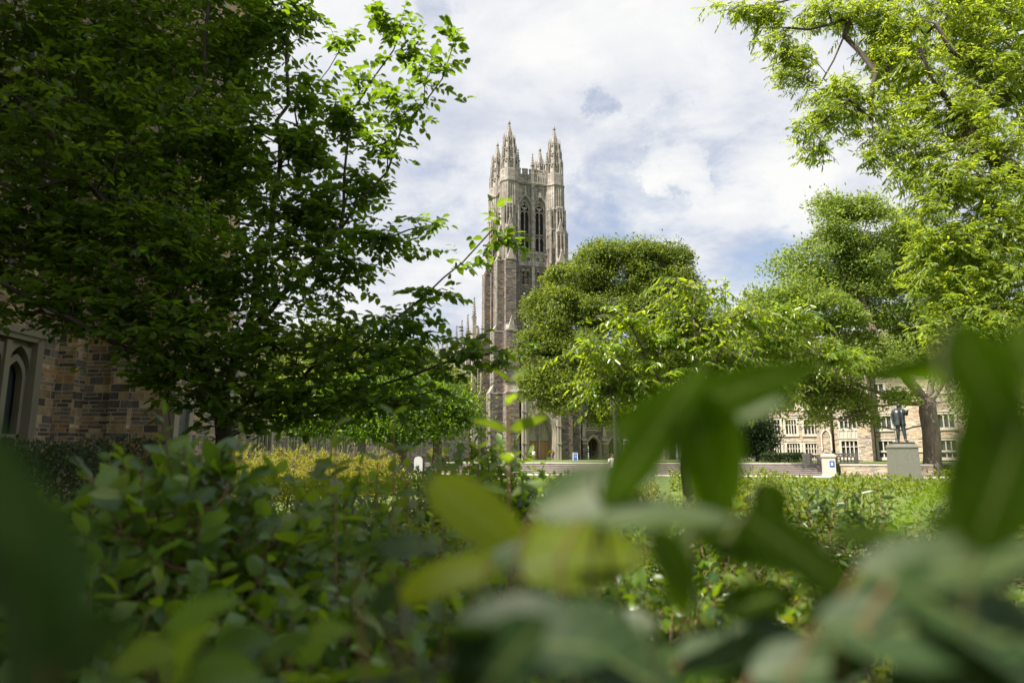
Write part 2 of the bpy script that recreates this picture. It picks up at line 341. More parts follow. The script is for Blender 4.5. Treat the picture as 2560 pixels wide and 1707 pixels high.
M['limestone_pale'] = simple('limestone_pale', (0.44, 0.40, 0.345), 0.85, var=0.2, scale=1.2, streak=True)
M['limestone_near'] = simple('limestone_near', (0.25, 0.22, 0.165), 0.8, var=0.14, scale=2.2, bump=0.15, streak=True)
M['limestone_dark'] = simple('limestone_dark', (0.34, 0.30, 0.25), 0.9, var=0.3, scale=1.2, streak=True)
M['glass'] = glassmat('glass'); M['dark'] = simple('dark_louvre', (0.02, 0.02, 0.022), 0.7)
M['lead_glass'] = glassmat('lead_glass', (0.05, 0.06, 0.07), 0.15)
M['slate'] = simple('slate', (0.17, 0.17, 0.19), 0.7, var=0.25, scale=2)
M['oak_door'] = simple('oak_door', (0.36, 0.20, 0.085), 0.55, var=0.25, scale=2, streak=True)
M['bronze'] = simple('bronze', (0.075, 0.085, 0.095), 0.38, metal=0.7, var=0.35, scale=4)
M['granite'] = simple('granite', (0.15, 0.15, 0.125), 0.6, var=0.15, scale=8)
M['iron'] = simple('iron', (0.045, 0.038, 0.036), 0.45, var=0.2, scale=5)
M['concrete'] = simple('concrete', (0.46, 0.42, 0.385), 0.85, var=0.14, scale=1.4)
M['steps'] = simple('steps', (0.30, 0.268, 0.25), 0.85, var=0.16, scale=2.0)
M['white'] = simple('white_paint', (0.72, 0.72, 0.72), 0.5, var=0.05)
M['blue'] = simple('blue_panel', (0.03, 0.10, 0.36), 0.45, var=0.08)
M['lamp_glass'] = simple('lamp_glass', (0.30, 0.32, 0.32), 0.2, var=0.1)
M['bark_dark'] = simple('bark_dark', (0.055, 0.042, 0.032), 0.9, var=0.35, scale=14, bump=0.6)
M['bark'] = simple('bark', (0.13, 0.105, 0.085), 0.9, var=0.4, scale=5, bump=0.6, streak=True)
M['twig'] = simple('twig', (0.16, 0.10, 0.045), 0.7, var=0.25, scale=12)
M['soil'] = simple('soil', (0.05, 0.038, 0.026), 0.95, var=0.4, scale=6)
def grassmat():
    m, nt, N, L = mat('lawn'); out = N('ShaderNodeOutputMaterial'); b = N('ShaderNodeBsdfPrincipled'); b.inputs['Roughness'].default_value = 0.9
    tc = N('ShaderNodeTexCoord'); n = N('ShaderNodeTexNoise'); n.inputs['Scale'].default_value = 0.7; n.inputs['Detail'].default_value = 10; n.inputs['Roughness'].default_value = 0.75; L(tc.outputs['Object'], n.inputs['Vector'])
    r = N('ShaderNodeValToRGB'); setramp(r, [(0.3, (0.05, 0.085, 0.015)), (0.5, (0.085, 0.13, 0.022)), (0.7, (0.13, 0.17, 0.035))]); L(n.outputs[0], r.inputs[0]); L(r.outputs[0], b.inputs['Base Color']); L(b.outputs[0], out.inputs[0]); return m
M['lawn'] = grassmat()
M['leaf_dogwood'] = leafmat('leaf_dogwood', [(0.026, 0.055, 0.006), (0.046, 0.090, 0.008), (0.074, 0.130, 0.011)], (0.23, 0.38, 0.010), 0.46, 0.42, 0.35)
M['leaf_willow'] = leafmat('leaf_willow', [(0.060, 0.11, 0.012), (0.105, 0.172, 0.018), (0.175, 0.24, 0.03)], (0.54, 0.66, 0.04), 0.48, 0.38, 0.5)
M['leaf_oak'] = leafmat('leaf_oak', [(0.026, 0.056, 0.010), (0.060, 0.108, 0.014), (0.17, 0.215, 0.024)], (0.40, 0.48, 0.02), 0.36, 0.5, 0.3)
M['leaf_elm'] = leafmat('leaf_elm', [(0.075, 0.115, 0.025), (0.10, 0.155, 0.03), (0.14, 0.20, 0.035)], (0.48, 0.60, 0.06), 0.44, 0.5, 0.3)
M['leaf_cherry'] = leafmat('leaf_cherry', [(0.05, 0.095, 0.006), (0.075, 0.15, 0.008), (0.135, 0.20, 0.014)], (0.52, 0.68, 0.02), 0.48, 0.26, 0.6)
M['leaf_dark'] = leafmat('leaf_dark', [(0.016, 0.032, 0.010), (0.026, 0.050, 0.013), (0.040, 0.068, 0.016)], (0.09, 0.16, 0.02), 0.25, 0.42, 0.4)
M['leaf_hedge'] = leafmat('leaf_hedge', [(0.06, 0.095, 0.008), (0.10, 0.145, 0.010), (0.16, 0.20, 0.014)], (0.46, 0.54, 0.010), 0.42, 0.5, 0.3)
M['leaf_yellow'] = leafmat('leaf_yellow', [(0.09, 0.13, 0.012), (0.20, 0.21, 0.014), (0.34, 0.31, 0.02)], (0.55, 0.54, 0.02), 0.38, 0.5, 0.3)
M['leaf_round'] = leafmat('leaf_round', [(0.020, 0.056, 0.013), (0.038, 0.098, 0.017), (0.062, 0.140, 0.016), (0.095, 0.185, 0.014), (0.12, 0.205, 0.014), (0.14, 0.19, 0.016)], (0.30, 0.46, 0.006), 0.38, 0.32, 0.55, 1.15, veins=True)
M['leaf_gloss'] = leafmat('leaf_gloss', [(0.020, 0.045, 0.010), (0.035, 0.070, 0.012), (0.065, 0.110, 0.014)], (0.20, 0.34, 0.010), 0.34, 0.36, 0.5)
M['leaf_shoot'] = leafmat('leaf_shoot', [(0.07, 0.12, 0.014), (0.10, 0.155, 0.016), (0.13, 0.19, 0.02)], (0.32, 0.46, 0.015), 0.45, 0.36, 0.5, veins=True)
M['leaf_near_shade'] = leafmat('leaf_near_shade', [(0.010, 0.024, 0.0006), (0.015, 0.033, 0.0008), (0.022, 0.046, 0.001)], (0.17, 0.32, 0.001), 0.5, 0.7, 0.04, veins=True)  # darkened green: shade on the near leaves is put into the colour
M['leaf_lit'] = leafmat('leaf_lit', [(0.075, 0.115, 0.004), (0.095, 0.13, 0.005)], (0.60, 0.68, 0.003), 0.52, 0.5, 0.2, veins=True)  # brighter, yellower copy: sunlight on the middle leaves is put into the colour
M['stem_green'] = simple('stem_green', (0.06, 0.07, 0.018), 0.7, var=0.2, scale=12)
M['leaf_grey'] = leafmat('leaf_grey', [(0.014, 0.034, 0.010), (0.022, 0.047, 0.014), (0.030, 0.060, 0.016)], (0.07, 0.16, 0.010), 0.28, 0.48, 0.28, veins=True)
M['leaf_skylit'] = leafmat('leaf_skylit', [(0.022, 0.044, 0.010), (0.034, 0.060, 0.014)], (0.12, 0.24, 0.008), 0.32, 0.5, 0.32, veins=True)  # lighter than the shaded near leaves: sky light is put into the colour
# ------------------------------------------------------------------ the setting
TER = 0.9
def plane_obj(name, pts, z, m, kind='structure'):
    mb = MB(); mb.add([(x, y, z) for x, y in pts], [tuple(range(len(pts)))]); return props(mb.build(name, m), kind=kind)
plane_obj('ground', [(-900, -300), (900, -300), (900, 1500), (-900, 1500)], 0.0, M['lawn'])
# raised terrace beyond the long stairs
SA = np.array((-14.0, 65.5)); SB = np.array((25.6, 54.6)); SD = (SB - SA) / np.linalg.norm(SB - SA); SN = np.array((SD[1], -SD[0]))  # SN points to the viewer
back = SA - SN * 2.4; backB = SB - SN * 2.4
far = lambda p, k: p + SD * k
q = [far(back, -500), far(backB, 600), (900, 1400), (-900, 1400)]
tb = MB(); tb.frus([tuple(map(float, p)) for p in q], -0.1, [tuple(map(float, p)) for p in q], TER); props(tb.build('terrace_lawn', M['lawn'], clean=True), kind='structure')
st = MB()
for i in range(6):
    a = SA - SN * (0.4 * i); b = SB - SN * (0.4 * i); c = backB - SN * 0.3; d = back - SN * 0.3
    pts = [tuple(map(float, p)) for p in (a, b, c, d)]
    st.frus(pts, 0.15 * i + (0.0 if i else 0.01), pts, 0.15 * (i + 1) - 0.045)
    nz = [tuple(map(float, p)) for p in (a + SN * 0.05, b + SN * 0.05, c, d)]; st.frus(nz, 0.15 * (i + 1) - 0.045, nz, 0.15 * (i + 1) + (0.0 if i < 5 else 0.004))
props(st.build('stairs', M['steps'], clean=True), kind='structure')
def strip(name, k0, k1, w0, w1, z, m):
    pts = [tuple(map(float, p)) for p in (far(SA, k0) + SN * w1, far(SB, k1) + SN * w1, far(SB, k1) + SN * w0, far(SA, k0) + SN * w0)]
    return plane_obj(name, pts, z, m)
strip('pavement', -4, 26, 0.02, 4.5, 0.008, M['concrete'])
strip('terrace_path', -20, 20, -8.2, -2.75, TER + 0.006, M['concrete'])

# ------------------------------------------------------------------ chapel
CX, CY, CROT = 2.6, 126.7, RAD(15.4)
chapel = thing('gothic_chapel', 'tall gothic stone chapel tower with four corner pinnacles and arched doorway', 'chapel', (CX, CY, 0), CROT)
A4 = [Matrix.Rotation(RAD(90) * k, 4, 'Z') for k in range(4)]
SW = MB(); LM = MB(); YF = -4.75          # walls, trim
def tower_side(k):
    for b in (SW, LM): b.xf = A4[k]
    W = 3.1; holes = [(sx * 1.45 - 0.14, sx * 1.45 + 0.14, 24.4, 27.2) for sx in (-1, 1)]
    holes += [(sx * 1.45 + t - 0.2, sx * 1.45 + t + 0.2, 32.6, 35.2) for sx in (-1, 1) for t in (-0.42, 0.42)]
    SW.panel(-W, W, 0.4, 36.2, YF, YF + 0.8, holes)
    for sx in (-1, 1):
        for t in (-0.42, 0.42):      # blind lancets: back wall and pale heads
            cx = sx * 1.45 + t
            SW.box(cx - 0.2, cx + 0.2, YF + 0.35, YF + 0.5, 32.6, 35.2)
            LM.gable(cx - 0.27, cx + 0.27, YF - 0.06, YF + 0.2, 35.05, 35.75)
        LM.box(sx * 1.45 - 0.75, sx * 1.45 + 0.75, YF - 0.05, YF + 0.1, 32.35, 32.55)
    # quatrefoil band
    LM.panel(-W, W, 36.2, 38.5, YF - 0.1, YF + 0.7, [(sx * 1.45 + t - 0.36, sx * 1.45 + t + 0.36, 36.95, 37.75) for sx in (-1, 1) for t in (-0.55, 0.55)])
    for sx in (-1, 1):
        for t in (-0.55, 0.55):
            cx = sx * 1.45 + t
            LM.box(cx - 0.36, cx + 0.36, YF + 0.22, YF + 0.3, 36.95, 37.75)
            for (dx, dz) in ((-0.26, -0.28), (0.26, -0.28), (-0.26, 0.28), (0.26, 0.28)): LM.box(cx + dx - 0.1, cx + dx + 0.1, YF - 0.04, YF + 0.2, 37.35 + dz - 0.12, 37.35 + dz + 0.12)
    # belfry stage
    ow, z0, zs, kk = 1.62, 39.0, 47.2, 1.15
    top = zs + arch_h(ow + 0.9, kk) + 0.0
    LM.panel(-W, W, 38.5, 52.1, YF, YF + 0.9, [(sx * 1.45 - (ow + 0.9) / 2, sx * 1.45 + (ow + 0.9) / 2, z0, top) for sx in (-1, 1)])
    for sx in (-1, 1):
        cx = sx * 1.45; w2 = ow + 0.9
        o = arch(cx, w2, z0, zs, kk); half = len(o) // 2
        lft = [p for p in o[1:half + 1]]; LM.sweep([(cx - w2/2, p[1]) for p in lft], lft, YF + 0.004, YF + 0.88)
        rgt = [p for p in o[half:-1]]; LM.sweep(rgt, [(cx + w2/2, p[1]) for p in rgt], YF + 0.004, YF + 0.88)
        for j, (wa, wb, ya, yb) in enumerate(((w2 + 0.34, w2 - 0.02, YF - 0.16, YF + 0.1), (w2 - 0.02, w2 - 0.34, YF + 0.22, YF + 0.6), (w2 - 0.34, w2 - 0.62, YF + 0.42, YF + 0.8))):
            LM.sweep(arch(cx, wa, z0, zs, kk), arch(cx, wb, z0, zs, kk), ya, yb)
        za = zs + arch_h(w2 + 0.34, kk)
        LM.frus([(cx - 0.3, YF - 0.2), (cx + 0.3, YF - 0.2), (cx + 0.3, YF + 0.02), (cx - 0.3, YF + 0.02)], za - 0.35, [(cx - 0.06, YF - 0.15), (cx + 0.06, YF - 0.15), (cx + 0.06, YF + 0.02), (cx - 0.06, YF + 0.02)], za + 1.2)
        LM.box(cx - 0.16, cx + 0.16, YF - 0.2, YF + 0.01, za + 1.15, za + 1.45)
        # sloped sill
        LM.slope(cx - w2/2 - 0.1, cx + w2/2 + 0.1, YF - 0.3, YF + 0.5, 38.4, 39.1, '-y')
        for t in (-0.98, -0.5, 0.5, 0.98): LM.box(cx + t - 0.045, cx + t + 0.045, YF - 0.07, YF + 0.02, za + 0.2, 51.6)
    # shafts and pilasters
    for x, w, zt in ((-2.95, 0.34, 53.9), (0, 0.4, 54.9), (2.95, 0.34, 53.9)):
        LM.box(x - w/2, x + w/2, YF - 0.34, YF + 0.02, 36.1, zt); LM.box(x - w/2 - 0.16, x + w/2 + 0.16, YF - 0.2, YF + 0.01, 36.0, 51.9)
        LM.box(x - 0.27, x + 0.27, YF - 0.26, YF + 0.03, 30.2, 36.05); LM.slope(x - 0.27, x + 0.27, YF - 0.26, YF + 0.02, 29.9, 30.2, '+y')
        for zz in (39.4, 42.0, 44.6): LM.box(x - w/2 - 0.07, x + w/2 + 0.07, YF - 0.42, YF, zz, zz + 0.22)
    for zz, d, h in ((36.1, 0.16, 0.24), (38.3, 0.18, 0.25), (51.85, 0.30, 0.2), (52.05, 0.42, 0.25)): LM.box(-W, W, YF - d, YF + 0.03, zz, zz + h)
    # parapet with blind panels and merlons
    LM.box(-W, W, YF - 0.22, YF + 0.22, 52.3, 53.9)
    for i in range(13):
        x = -2.9 + 5.8 * i / 12; LM.box(x - 0.06, x + 0.06, YF - 0.3, YF - 0.2, 52.35, 53.7)
    for a, b in ((-2.85, -2.35), (-1.95, -0.95), (-0.6, 0.6), (0.95, 1.95), (2.35, 2.85)):
        LM.box(a, b, YF - 0.21, YF + 0.21, 53.88, 54.85); LM.box(a - 0.06, b + 0.06, YF - 0.27, YF + 0.27, 54.8, 54.98)
for k in range(4): tower_side(k)
for b in (SW, LM): b.xf = None
# corner piers, buttresses and octagonal turrets
def pier(sx, sy):
    cx, cy_ = sx * 4.5, sy * 4.5
    SW.cbox(cx, cy_, 3.0, 3.0, 0.4, 39.5); LM.cbox(cx, cy_, 2.96, 2.96, 39.5, 47.0); LM.ngon(cx, cy_, 1.72, 8, 46.8, 52.2)
    for z in (47.0, 51.9): LM.ngon(cx, cy_, 1.9, 8, z, z + 0.32)
    for (ax, ay) in ((sx, 0), (0, sy)):
        stages = ((0.4, 12.5, 3.9, 2.3), (12.5, 23.5, 3.25, 2.05), (23.5, 36.6, 2.7, 1.9), (36.6, 42.6, 2.15, 1.6), (42.6, 47.4, 1.75, 1.25))
        off = 0.35
        for j, (z0, z1, pr, w) in enumerate(stages):
            B = SW if j < 3 else LM; pr += 0.0
            nxt = stages[j + 1][2] if j < 4 else 1.45
            t = (sy if ax else sx) * off
            if ax:
                x0, x1 = sorted((cx + ax * 1.3, cx + ax * pr)); B.box(x0, x1, cy_ + t - w/2, cy_ + t + w/2, z0, z1)
                xa, xb = sorted((cx + ax * nxt, cx + ax * pr)); LM.slope(xa, xb, cy_ + t - w/2, cy_ + t + w/2, z1, z1 + 1.5 * (pr - nxt) + 0.2, '-x' if ax < 0 else '+x')
                LM.box(min(cx + ax * (pr + 0.06), cx + ax * 1.5), max(cx + ax * (pr + 0.06), cx + ax * 1.5), cy_ + t - w/2 - 0.05, cy_ + t + w/2 + 0.05, z1 - 0.22, z1 - 0.002)
                if j < 3:   # pale quoins at the outer corners
                    for s2 in (-1, 1):
                        e = cx + ax * pr
                        LM.box(min(e - ax * 0.22, e + ax * 0.02), max(e - ax * 0.22, e + ax * 0.02), cy_ + t + s2 * (w/2 - 0.1) - 0.12, cy_ + t + s2 * (w/2 - 0.1) + 0.12, z0, z1 - 0.25)
            else:
                y0, y1 = sorted((cy_ + ay * 1.3, cy_ + ay * pr)); B.box(cx + t - w/2, cx + t + w/2, y0, y1, z0, z1)
                ya, yb = sorted((cy_ + ay * nxt, cy_ + ay * pr)); LM.slope(cx + t - w/2, cx + t + w/2, ya, yb, z1, z1 + 1.5 * (pr - nxt) + 0.2, '-y' if ay < 0 else '+y')
                LM.box(cx + t - w/2 - 0.05, cx + t + w/2 + 0.05, min(cy_ + ay * (pr + 0.06), cy_ + ay * 1.5), max(cy_ + ay * (pr + 0.06), cy_ + ay * 1.5), z1 - 0.22, z1 - 0.002)
                e = cy_ + ay * pr                # gablet standing on the set-off
                if j in (1, 2, 3):
                    gy = sorted((e - ay * 0.45, e + ay * 0.1)); LM.gable(cx + t - w * 0.36, cx + t + w * 0.36, gy[0], gy[1], z1 - 0.1, z1 + 2.5)
                if j >= 3:
                    for dx in (-0.42, 0, 0.42): LM.box(cx + t + dx * w - 0.07, cx + t + dx * w + 0.07, min(e, e + ay * 0.12), max(e, e + ay * 0.12), z0 + 0.2, z1 - 0.3)
                    gs = sorted((e + ay * 0.004, e + ay * 0.03))
                    SW.box(cx + t - 0.3 * w, cx + t - 0.12 * w, gs[0], gs[1], z0 + 0.5, z1 - 0.8); SW.box(cx + t + 0.12 * w, cx + t + 0.3 * w, gs[0], gs[1], z0 + 0.5, z1 - 0.8)
        for dx in (-1.38, 1.38):                 # slender shafts beside the belfry
            if ay: LM.cbox(cx + dx, cy_ + ay * 1.52, 0.26, 0.3, 36.5, 47.2)
            else: LM.cbox(cx + ax * 1.52, cy_ + dx, 0.3, 0.26, 36.5, 47.2)
    for q in range(4):
        R4 = Matrix.Translation((cx, cy_, 0)) @ A4[q]; LM.xf = SW.xf = R4
        for x in (-1.3, -0.78, -0.26, 0.26, 0.78, 1.3): LM.box(x - 0.07, x + 0.07, -1.62, -1.47, 39.6, 47.0)
        for x in (-1.04, 0.0, 1.04): SW.box(x - 0.15, x + 0.15, -1.492, -1.40, 40.4, 45.9); LM.gable(x - 0.24, x + 0.24, -1.58, -1.45, 45.7, 46.8)
        LM.box(-1.5, 1.5, -1.66, -1.45, 43.0, 43.2); LM.xf = SW.xf = None
    for a in range(8):
        an = a * math.pi / 4
        for dt in (-0.14, 0.14): LM.cbox(cx + 1.62 * math.cos(an + dt), cy_ + 1.62 * math.sin(an + dt), 0.11, 0.11, 47.3, 51.9)
    for a in range(8):
        an = math.pi / 8 + a * math.pi / 4; LM.cbox(cx + 1.68 * math.cos(an), cy_ + 1.68 * math.sin(an), 0.2, 0.2, 47.1, 52.0)
for sx in (-1, 1):
    for sy in (-1, 1): pier(sx, sy)
LM.box(-4.4, 4.4, -4.4, 4.4, 51.2, 51.6)
SW.build('tower_wall', M['stone_tower'], chapel); LM.build('tower_trim', M['limestone'], chapel)
# corner pinnacles
def pinnacle_mesh():
    b = MB(); f = MB()
    def tier(r, z0, z1, n=8):
        b.ngon(0, 0, r * 0.86, n, z0, z1)
        for a in range(n):
            an = math.pi / n + a * 2 * math.pi / n; x, y = r * math.cos(an), r * math.sin(an)
            b.cbox(x, y, 0.2, 0.2, z0, z1 + 0.1); b.ngon(x, y, 0.15, 4, z1 + 0.1, z1 + 1.15, 0.01)
            a2 = an + math.pi / n; rr = r * 0.83
            b.ngon(rr * math.cos(a2), rr * math.sin(a2), 0.22, 4, z1 - 0.6, z1 + 0.5, 0.02, rot=a2)
        b.ngon(0, 0, r * 1.0, n, z1 - 0.16, z1)
    b.ngon(0, 0, 1.7, 8, 52.1, 54.4); tier(1.56, 54.4, 56.4); tier(1.34, 56.4, 58.6); tier(1.1, 58.6, 60.7)
    b.ngon(0, 0, 0.74, 8, 60.7, 63.6, 0.17)
    f.ngon(0, 0, 0.13, 8, 63.5, 64.4); f.ngon(0, 0, 0.30, 8, 63.75, 63.95); f.ngon(0, 0, 0.25, 8, 64.1, 64.25, 0.16); f.ngon(0, 0, 0.16, 8, 64.25, 64.75, 0.02)
    for a in range(8):
        an = a * math.pi / 4 + math.pi/8
        for t in np.linspace(0.1, 0.85, 6):
            r = 0.74 + (0.17 - 0.74) * t; b.ngon(r * math.cos(an), r * math.sin(an), 0.075, 4, 60.7 + 2.9 * t, 60.9 + 2.9 * t, 0.02)
    return b, f
pb, pf = pinnacle_mesh()
p0 = pb.build('corner_pinnacle', M['limestone'], chapel); pf.build('finial', M['limestone'], p0)
for i, (sx, sy) in enumerate(((-1, -1), (1, -1), (-1, 1), (1, 1))):
    o = p0 if i == 0 else dup_tree(p0, chapel)
    o.location = (sx * 4.5, sy * 4.5, 0 if sy < 0 else -0.3)
    # small pinnacles flanking each turret, on the parapet
sp = MB(); sp.cbox(0, 0, 0.5, 0.5, 52.2, 55.9); sp.ngon(0, 0, 0.46, 4, 55.7, 55.95); sp.ngon(0, 0, 0.27, 4, 55.9, 57.9, 0.05)
for zz in (56.3, 56.8, 57.3): sp.ngon(0, 0, 0.3 - 0.1 * (zz - 56.3), 4, zz, zz + 0.14, rot=0)
sp.ngon(0, 0, 0.13, 6, 57.85, 58.1)
s0 = sp.build('parapet_pinnacle', M['limestone'], chapel); first = True
for k in range(4):
    for x, sc in ((0, 1.0), (-2.85, 1.02), (2.85, 1.02)):
        o = s0 if first else dup_tree(s0, chapel); first = False
        p = A4[k] @ Vector((x, YF - 0.1, 0)); o.location = (p.x, p.y, 0); o.scale = (1, 1, sc if x == 0 else 1.01)
# belfry windows
def belfry():
    b = MB(); ow, z0, zs, kk = 1.62, 39.0, 47.2, 1.15; ya, yb = 0.3, 0.55
    b.sweep(arch(0, ow + 0.34, z0, zs, kk), arch(0, ow - 0.06, z0, zs, kk), ya - 0.1, yb + 0.1)
    b.box(-0.11, 0.11, ya, yb, z0, 47.6); b.box(-0.8, 0.8, ya + 0.02, yb - 0.02, 42.2, 42.42)
    for sx in (-1, 1):
        b.sweep(arch(sx * 0.4, 0.8, 46.0, 46.3, 0.9, 6), arch(sx * 0.4, 0.58, 46.0, 46.3, 0.9, 6), ya + 0.03, yb - 0.03)
        b.sweep(arch(sx * 0.4, 0.76, 41.2, 41.4, 0.9, 5), arch(sx * 0.4, 0.56, 41.2, 41.4, 0.9, 5), ya + 0.03, yb - 0.03)
    # quatrefoil ring
    cz = 47.75; n = 20
    for i in range(n):
        a, c = 2 * math.pi * i / n, 2 * math.pi * (i + 1) / n
        ro = 0.62; ri = lambda t: 0.36 + 0.13 * math.cos(4 * t)
        P = lambda r, t: (r * math.cos(t), cz + r * math.sin(t))
        b.sweep([P(ro, a), P(ro, c)], [P(ri(a), a), P(ri(c), c)], ya + 0.04, yb - 0.04)
    l = MB(); l.panel(-1.05, 1.05, z0 - 0.05, 49.4, 0.75, 0.8, [])
    for i in range(22): l.slope(-0.8, 0.8, 0.6, 0.76, z0 + 0.2 + i * 0.36, z0 + 0.3 + i * 0.36, '-y')
    return b, l
bb, bl = belfry()
w0 = bb.build('belfry_window', M['limestone'], chapel); bl.build('louvre', M['dark'], w0); first = True
for k in range(4):
    for sx in (-1, 1):
        o = w0 if first else dup_tree(w0, chapel); first = False
        p = A4[k] @ Vector((sx * 1.45, YF + 0.15, 0)); o.location = p; o.rotation_euler = (0, 0, RAD(90) * k)
# portal
PX = 0.25; py0, py1 = -8.4, -4.9
po = MB(); dw = 4.7; zsp = 5.0; kk = 0.95; ztop = zsp + arch_h(dw, kk)
po.panel(PX - 3.55, PX + 3.55, 0.4, 11.3, py0, py1 + 0.3, [(PX - dw/2, PX + dw/2, 0.85, ztop)])
o = arch(PX, dw, 0.9, zsp, kk, 12); half = len(o) // 2
po.sweep([(PX - dw/2, p[1]) for p in o[1:half+1]], o[1:half+1], py0 + 0.004, py0 + 0.9); po.sweep(o[half:-1], [(PX + dw/2, p[1]) for p in o[half:-1]], py0 + 0.004, py0 + 0.9)
for wa, wb, ya, yb in ((dw + 0.9, dw + 0.4, py0 - 0.22, py0 + 0.02), (dw + 0.02, dw - 0.4, py0 + 0.25, py0 + 0.8), (dw - 0.4, dw - 0.75, py0 + 0.6, py0 + 1.3), (dw - 0.75, dw - 1.0, py0 + 1.0, py0 + 1.7)):
    po.sweep(arch(PX, wa, 0.9, zsp, kk, 12), arch(PX, wb, 0.9, zsp, kk, 12), ya, yb)
for s in (-1, 1):
    for x in (2.95, 3.35): po.cbox(PX + s * x, py0 - 0.1, 0.3, 0.5, 0.4, 10.6); po.ngon(PX + s * x, py0 - 0.1, 0.24, 4, 10.6, 12.6, 0.03)
    for zz in (3.6, 6.6, 9.0): po.cbox(PX + s * 3.15, py0 - 0.12, 0.86, 0.6, zz, zz + 0.25)
po.gable(PX - 2.6, PX + 2.6, py0 - 0.1, py0 + 0.4, 8.6, 13.2); po.box(PX - 3.6, PX + 3.6, py0 - 0.12, py0 + 0.4, 11.1, 11.5)
yT = py0 + 1.5                                   # tympanum and door leaves
tm = arch(PX, dw - 0.6, 4.4, zsp, kk, 12); tv = [(x, yT, z) for x, z in tm]; po.add(tv, [tuple(range(len(tv)))])
po.box(PX - dw/2, PX + dw/2, yT - 0.15, yT + 0.1, 4.2, 4.5); po.cbox(PX, yT - 0.1, 0.34, 0.4, 0.9, 5.4)
for s in (-1, 1): po.sweep(arch(PX + s * 0.95, 1.5, 4.5, 4.7, 0.8, 7), arch(PX + s * 0.95, 1.15, 4.5, 4.7, 0.8, 7), yT - 0.12, yT + 0.02)
for x in np.linspace(-1.7, 1.7, 9):
    hz = 5.75 + 1.9 * (1 - abs(x) / 1.9); po.cbox(PX + x, yT - 0.05, 0.09, 0.14, 5.9 if abs(x) < 1.3 else 4.6, min(hz, 7.6))
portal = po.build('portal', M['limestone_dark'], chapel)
for s in (-1, 1):
    d = MB(); x0, x1 = sorted((PX + s * 0.18, PX + s * 2.0)); d.box(x0, x1, yT + 0.02, yT + 0.12, 0.9, 4.2)
    for i in range(6): x = x0 + (x1 - x0) * (i + 0.5) / 6; d.cbox(x, yT, 0.05, 0.06, 0.95, 4.15)
    d.box(x0, x1, yT - 0.03, yT + 0.02, 2.4, 2.55); d.build('door', M['oak_door'], portal)
# nave behind the tower
nv = MB(); nt_ = MB(); y0, y1 = 4.6, 66.0
nv.box(-8.1, 8.1, y0, y1, 0.4, 24.6); nv.box(-12.5, 12.5, y0 + 3, y1, 0.4, 11.5)
nt_.box(-8.35, -7.9, y0 + 0.05, y1, 24.5, 25.9); nt_.box(7.9, 8.35, y0 + 0.05, y1, 24.5, 25.9); nt_.box(-8.45, -7.8, y0 + 0.1, y1 - 0.1, 24.3, 24.55)
for i in range(40): yy = y0 + 0.8 + i * 1.5; nt_.box(-8.34, -7.92, yy, yy + 0.8, 25.9, 26.4)
np_ = MB(); np_.cbox(0, 0, 0.75, 1.0, 0.4, 25.8); np_.ngon(0, 0, 0.62, 4, 25.7, 26.1); np_.ngon(0, 0, 0.36, 4, 26.0, 29.6, 0.05)
for i in range(6): np_.ngon(0, 0, 0.46 - 0.045 * i, 4, 26.5 + 0.5 * i, 26.68 + 0.5 * i, rot=0)
np_.ngon(0, 0, 0.2, 6, 29.5, 29.9)
n0 = np_.build('nave_pinnacle', M['limestone'], chapel); first = True
for side in (-1, 1):
    for i in range(10 if side < 0 else 4):
        o = n0 if first else dup_tree(n0, chapel); first = False; o.location = (side * 8.75, y0 + 1.2 + i * 6.1, 2.2 if (i == 0) else 0)
for i in range(9):
    yy = y0 + 4.25 + 6.1 * i
    nt_.box(-8.22, -8.0, yy - 1.6, yy + 1.6, 13.5, 22.8)
nv.build('nave_wall', M['stone_tower'], chapel); nt_.build('nave_trim', M['limestone'], chapel)
for i in range(9):
    yy = y0 + 4.25 + 6.1 * i; ng = MB(); ng.box(-8.27, -8.1, yy - 1.3, yy + 1.3, 14.0, 22.4); ng.build('nave_window', M['glass'], chapel)
rf = MB(); rf.gable(-7.8, 7.8, y0, y1, 24.7, 28.0); rf.build('roof', M['slate'], chapel)

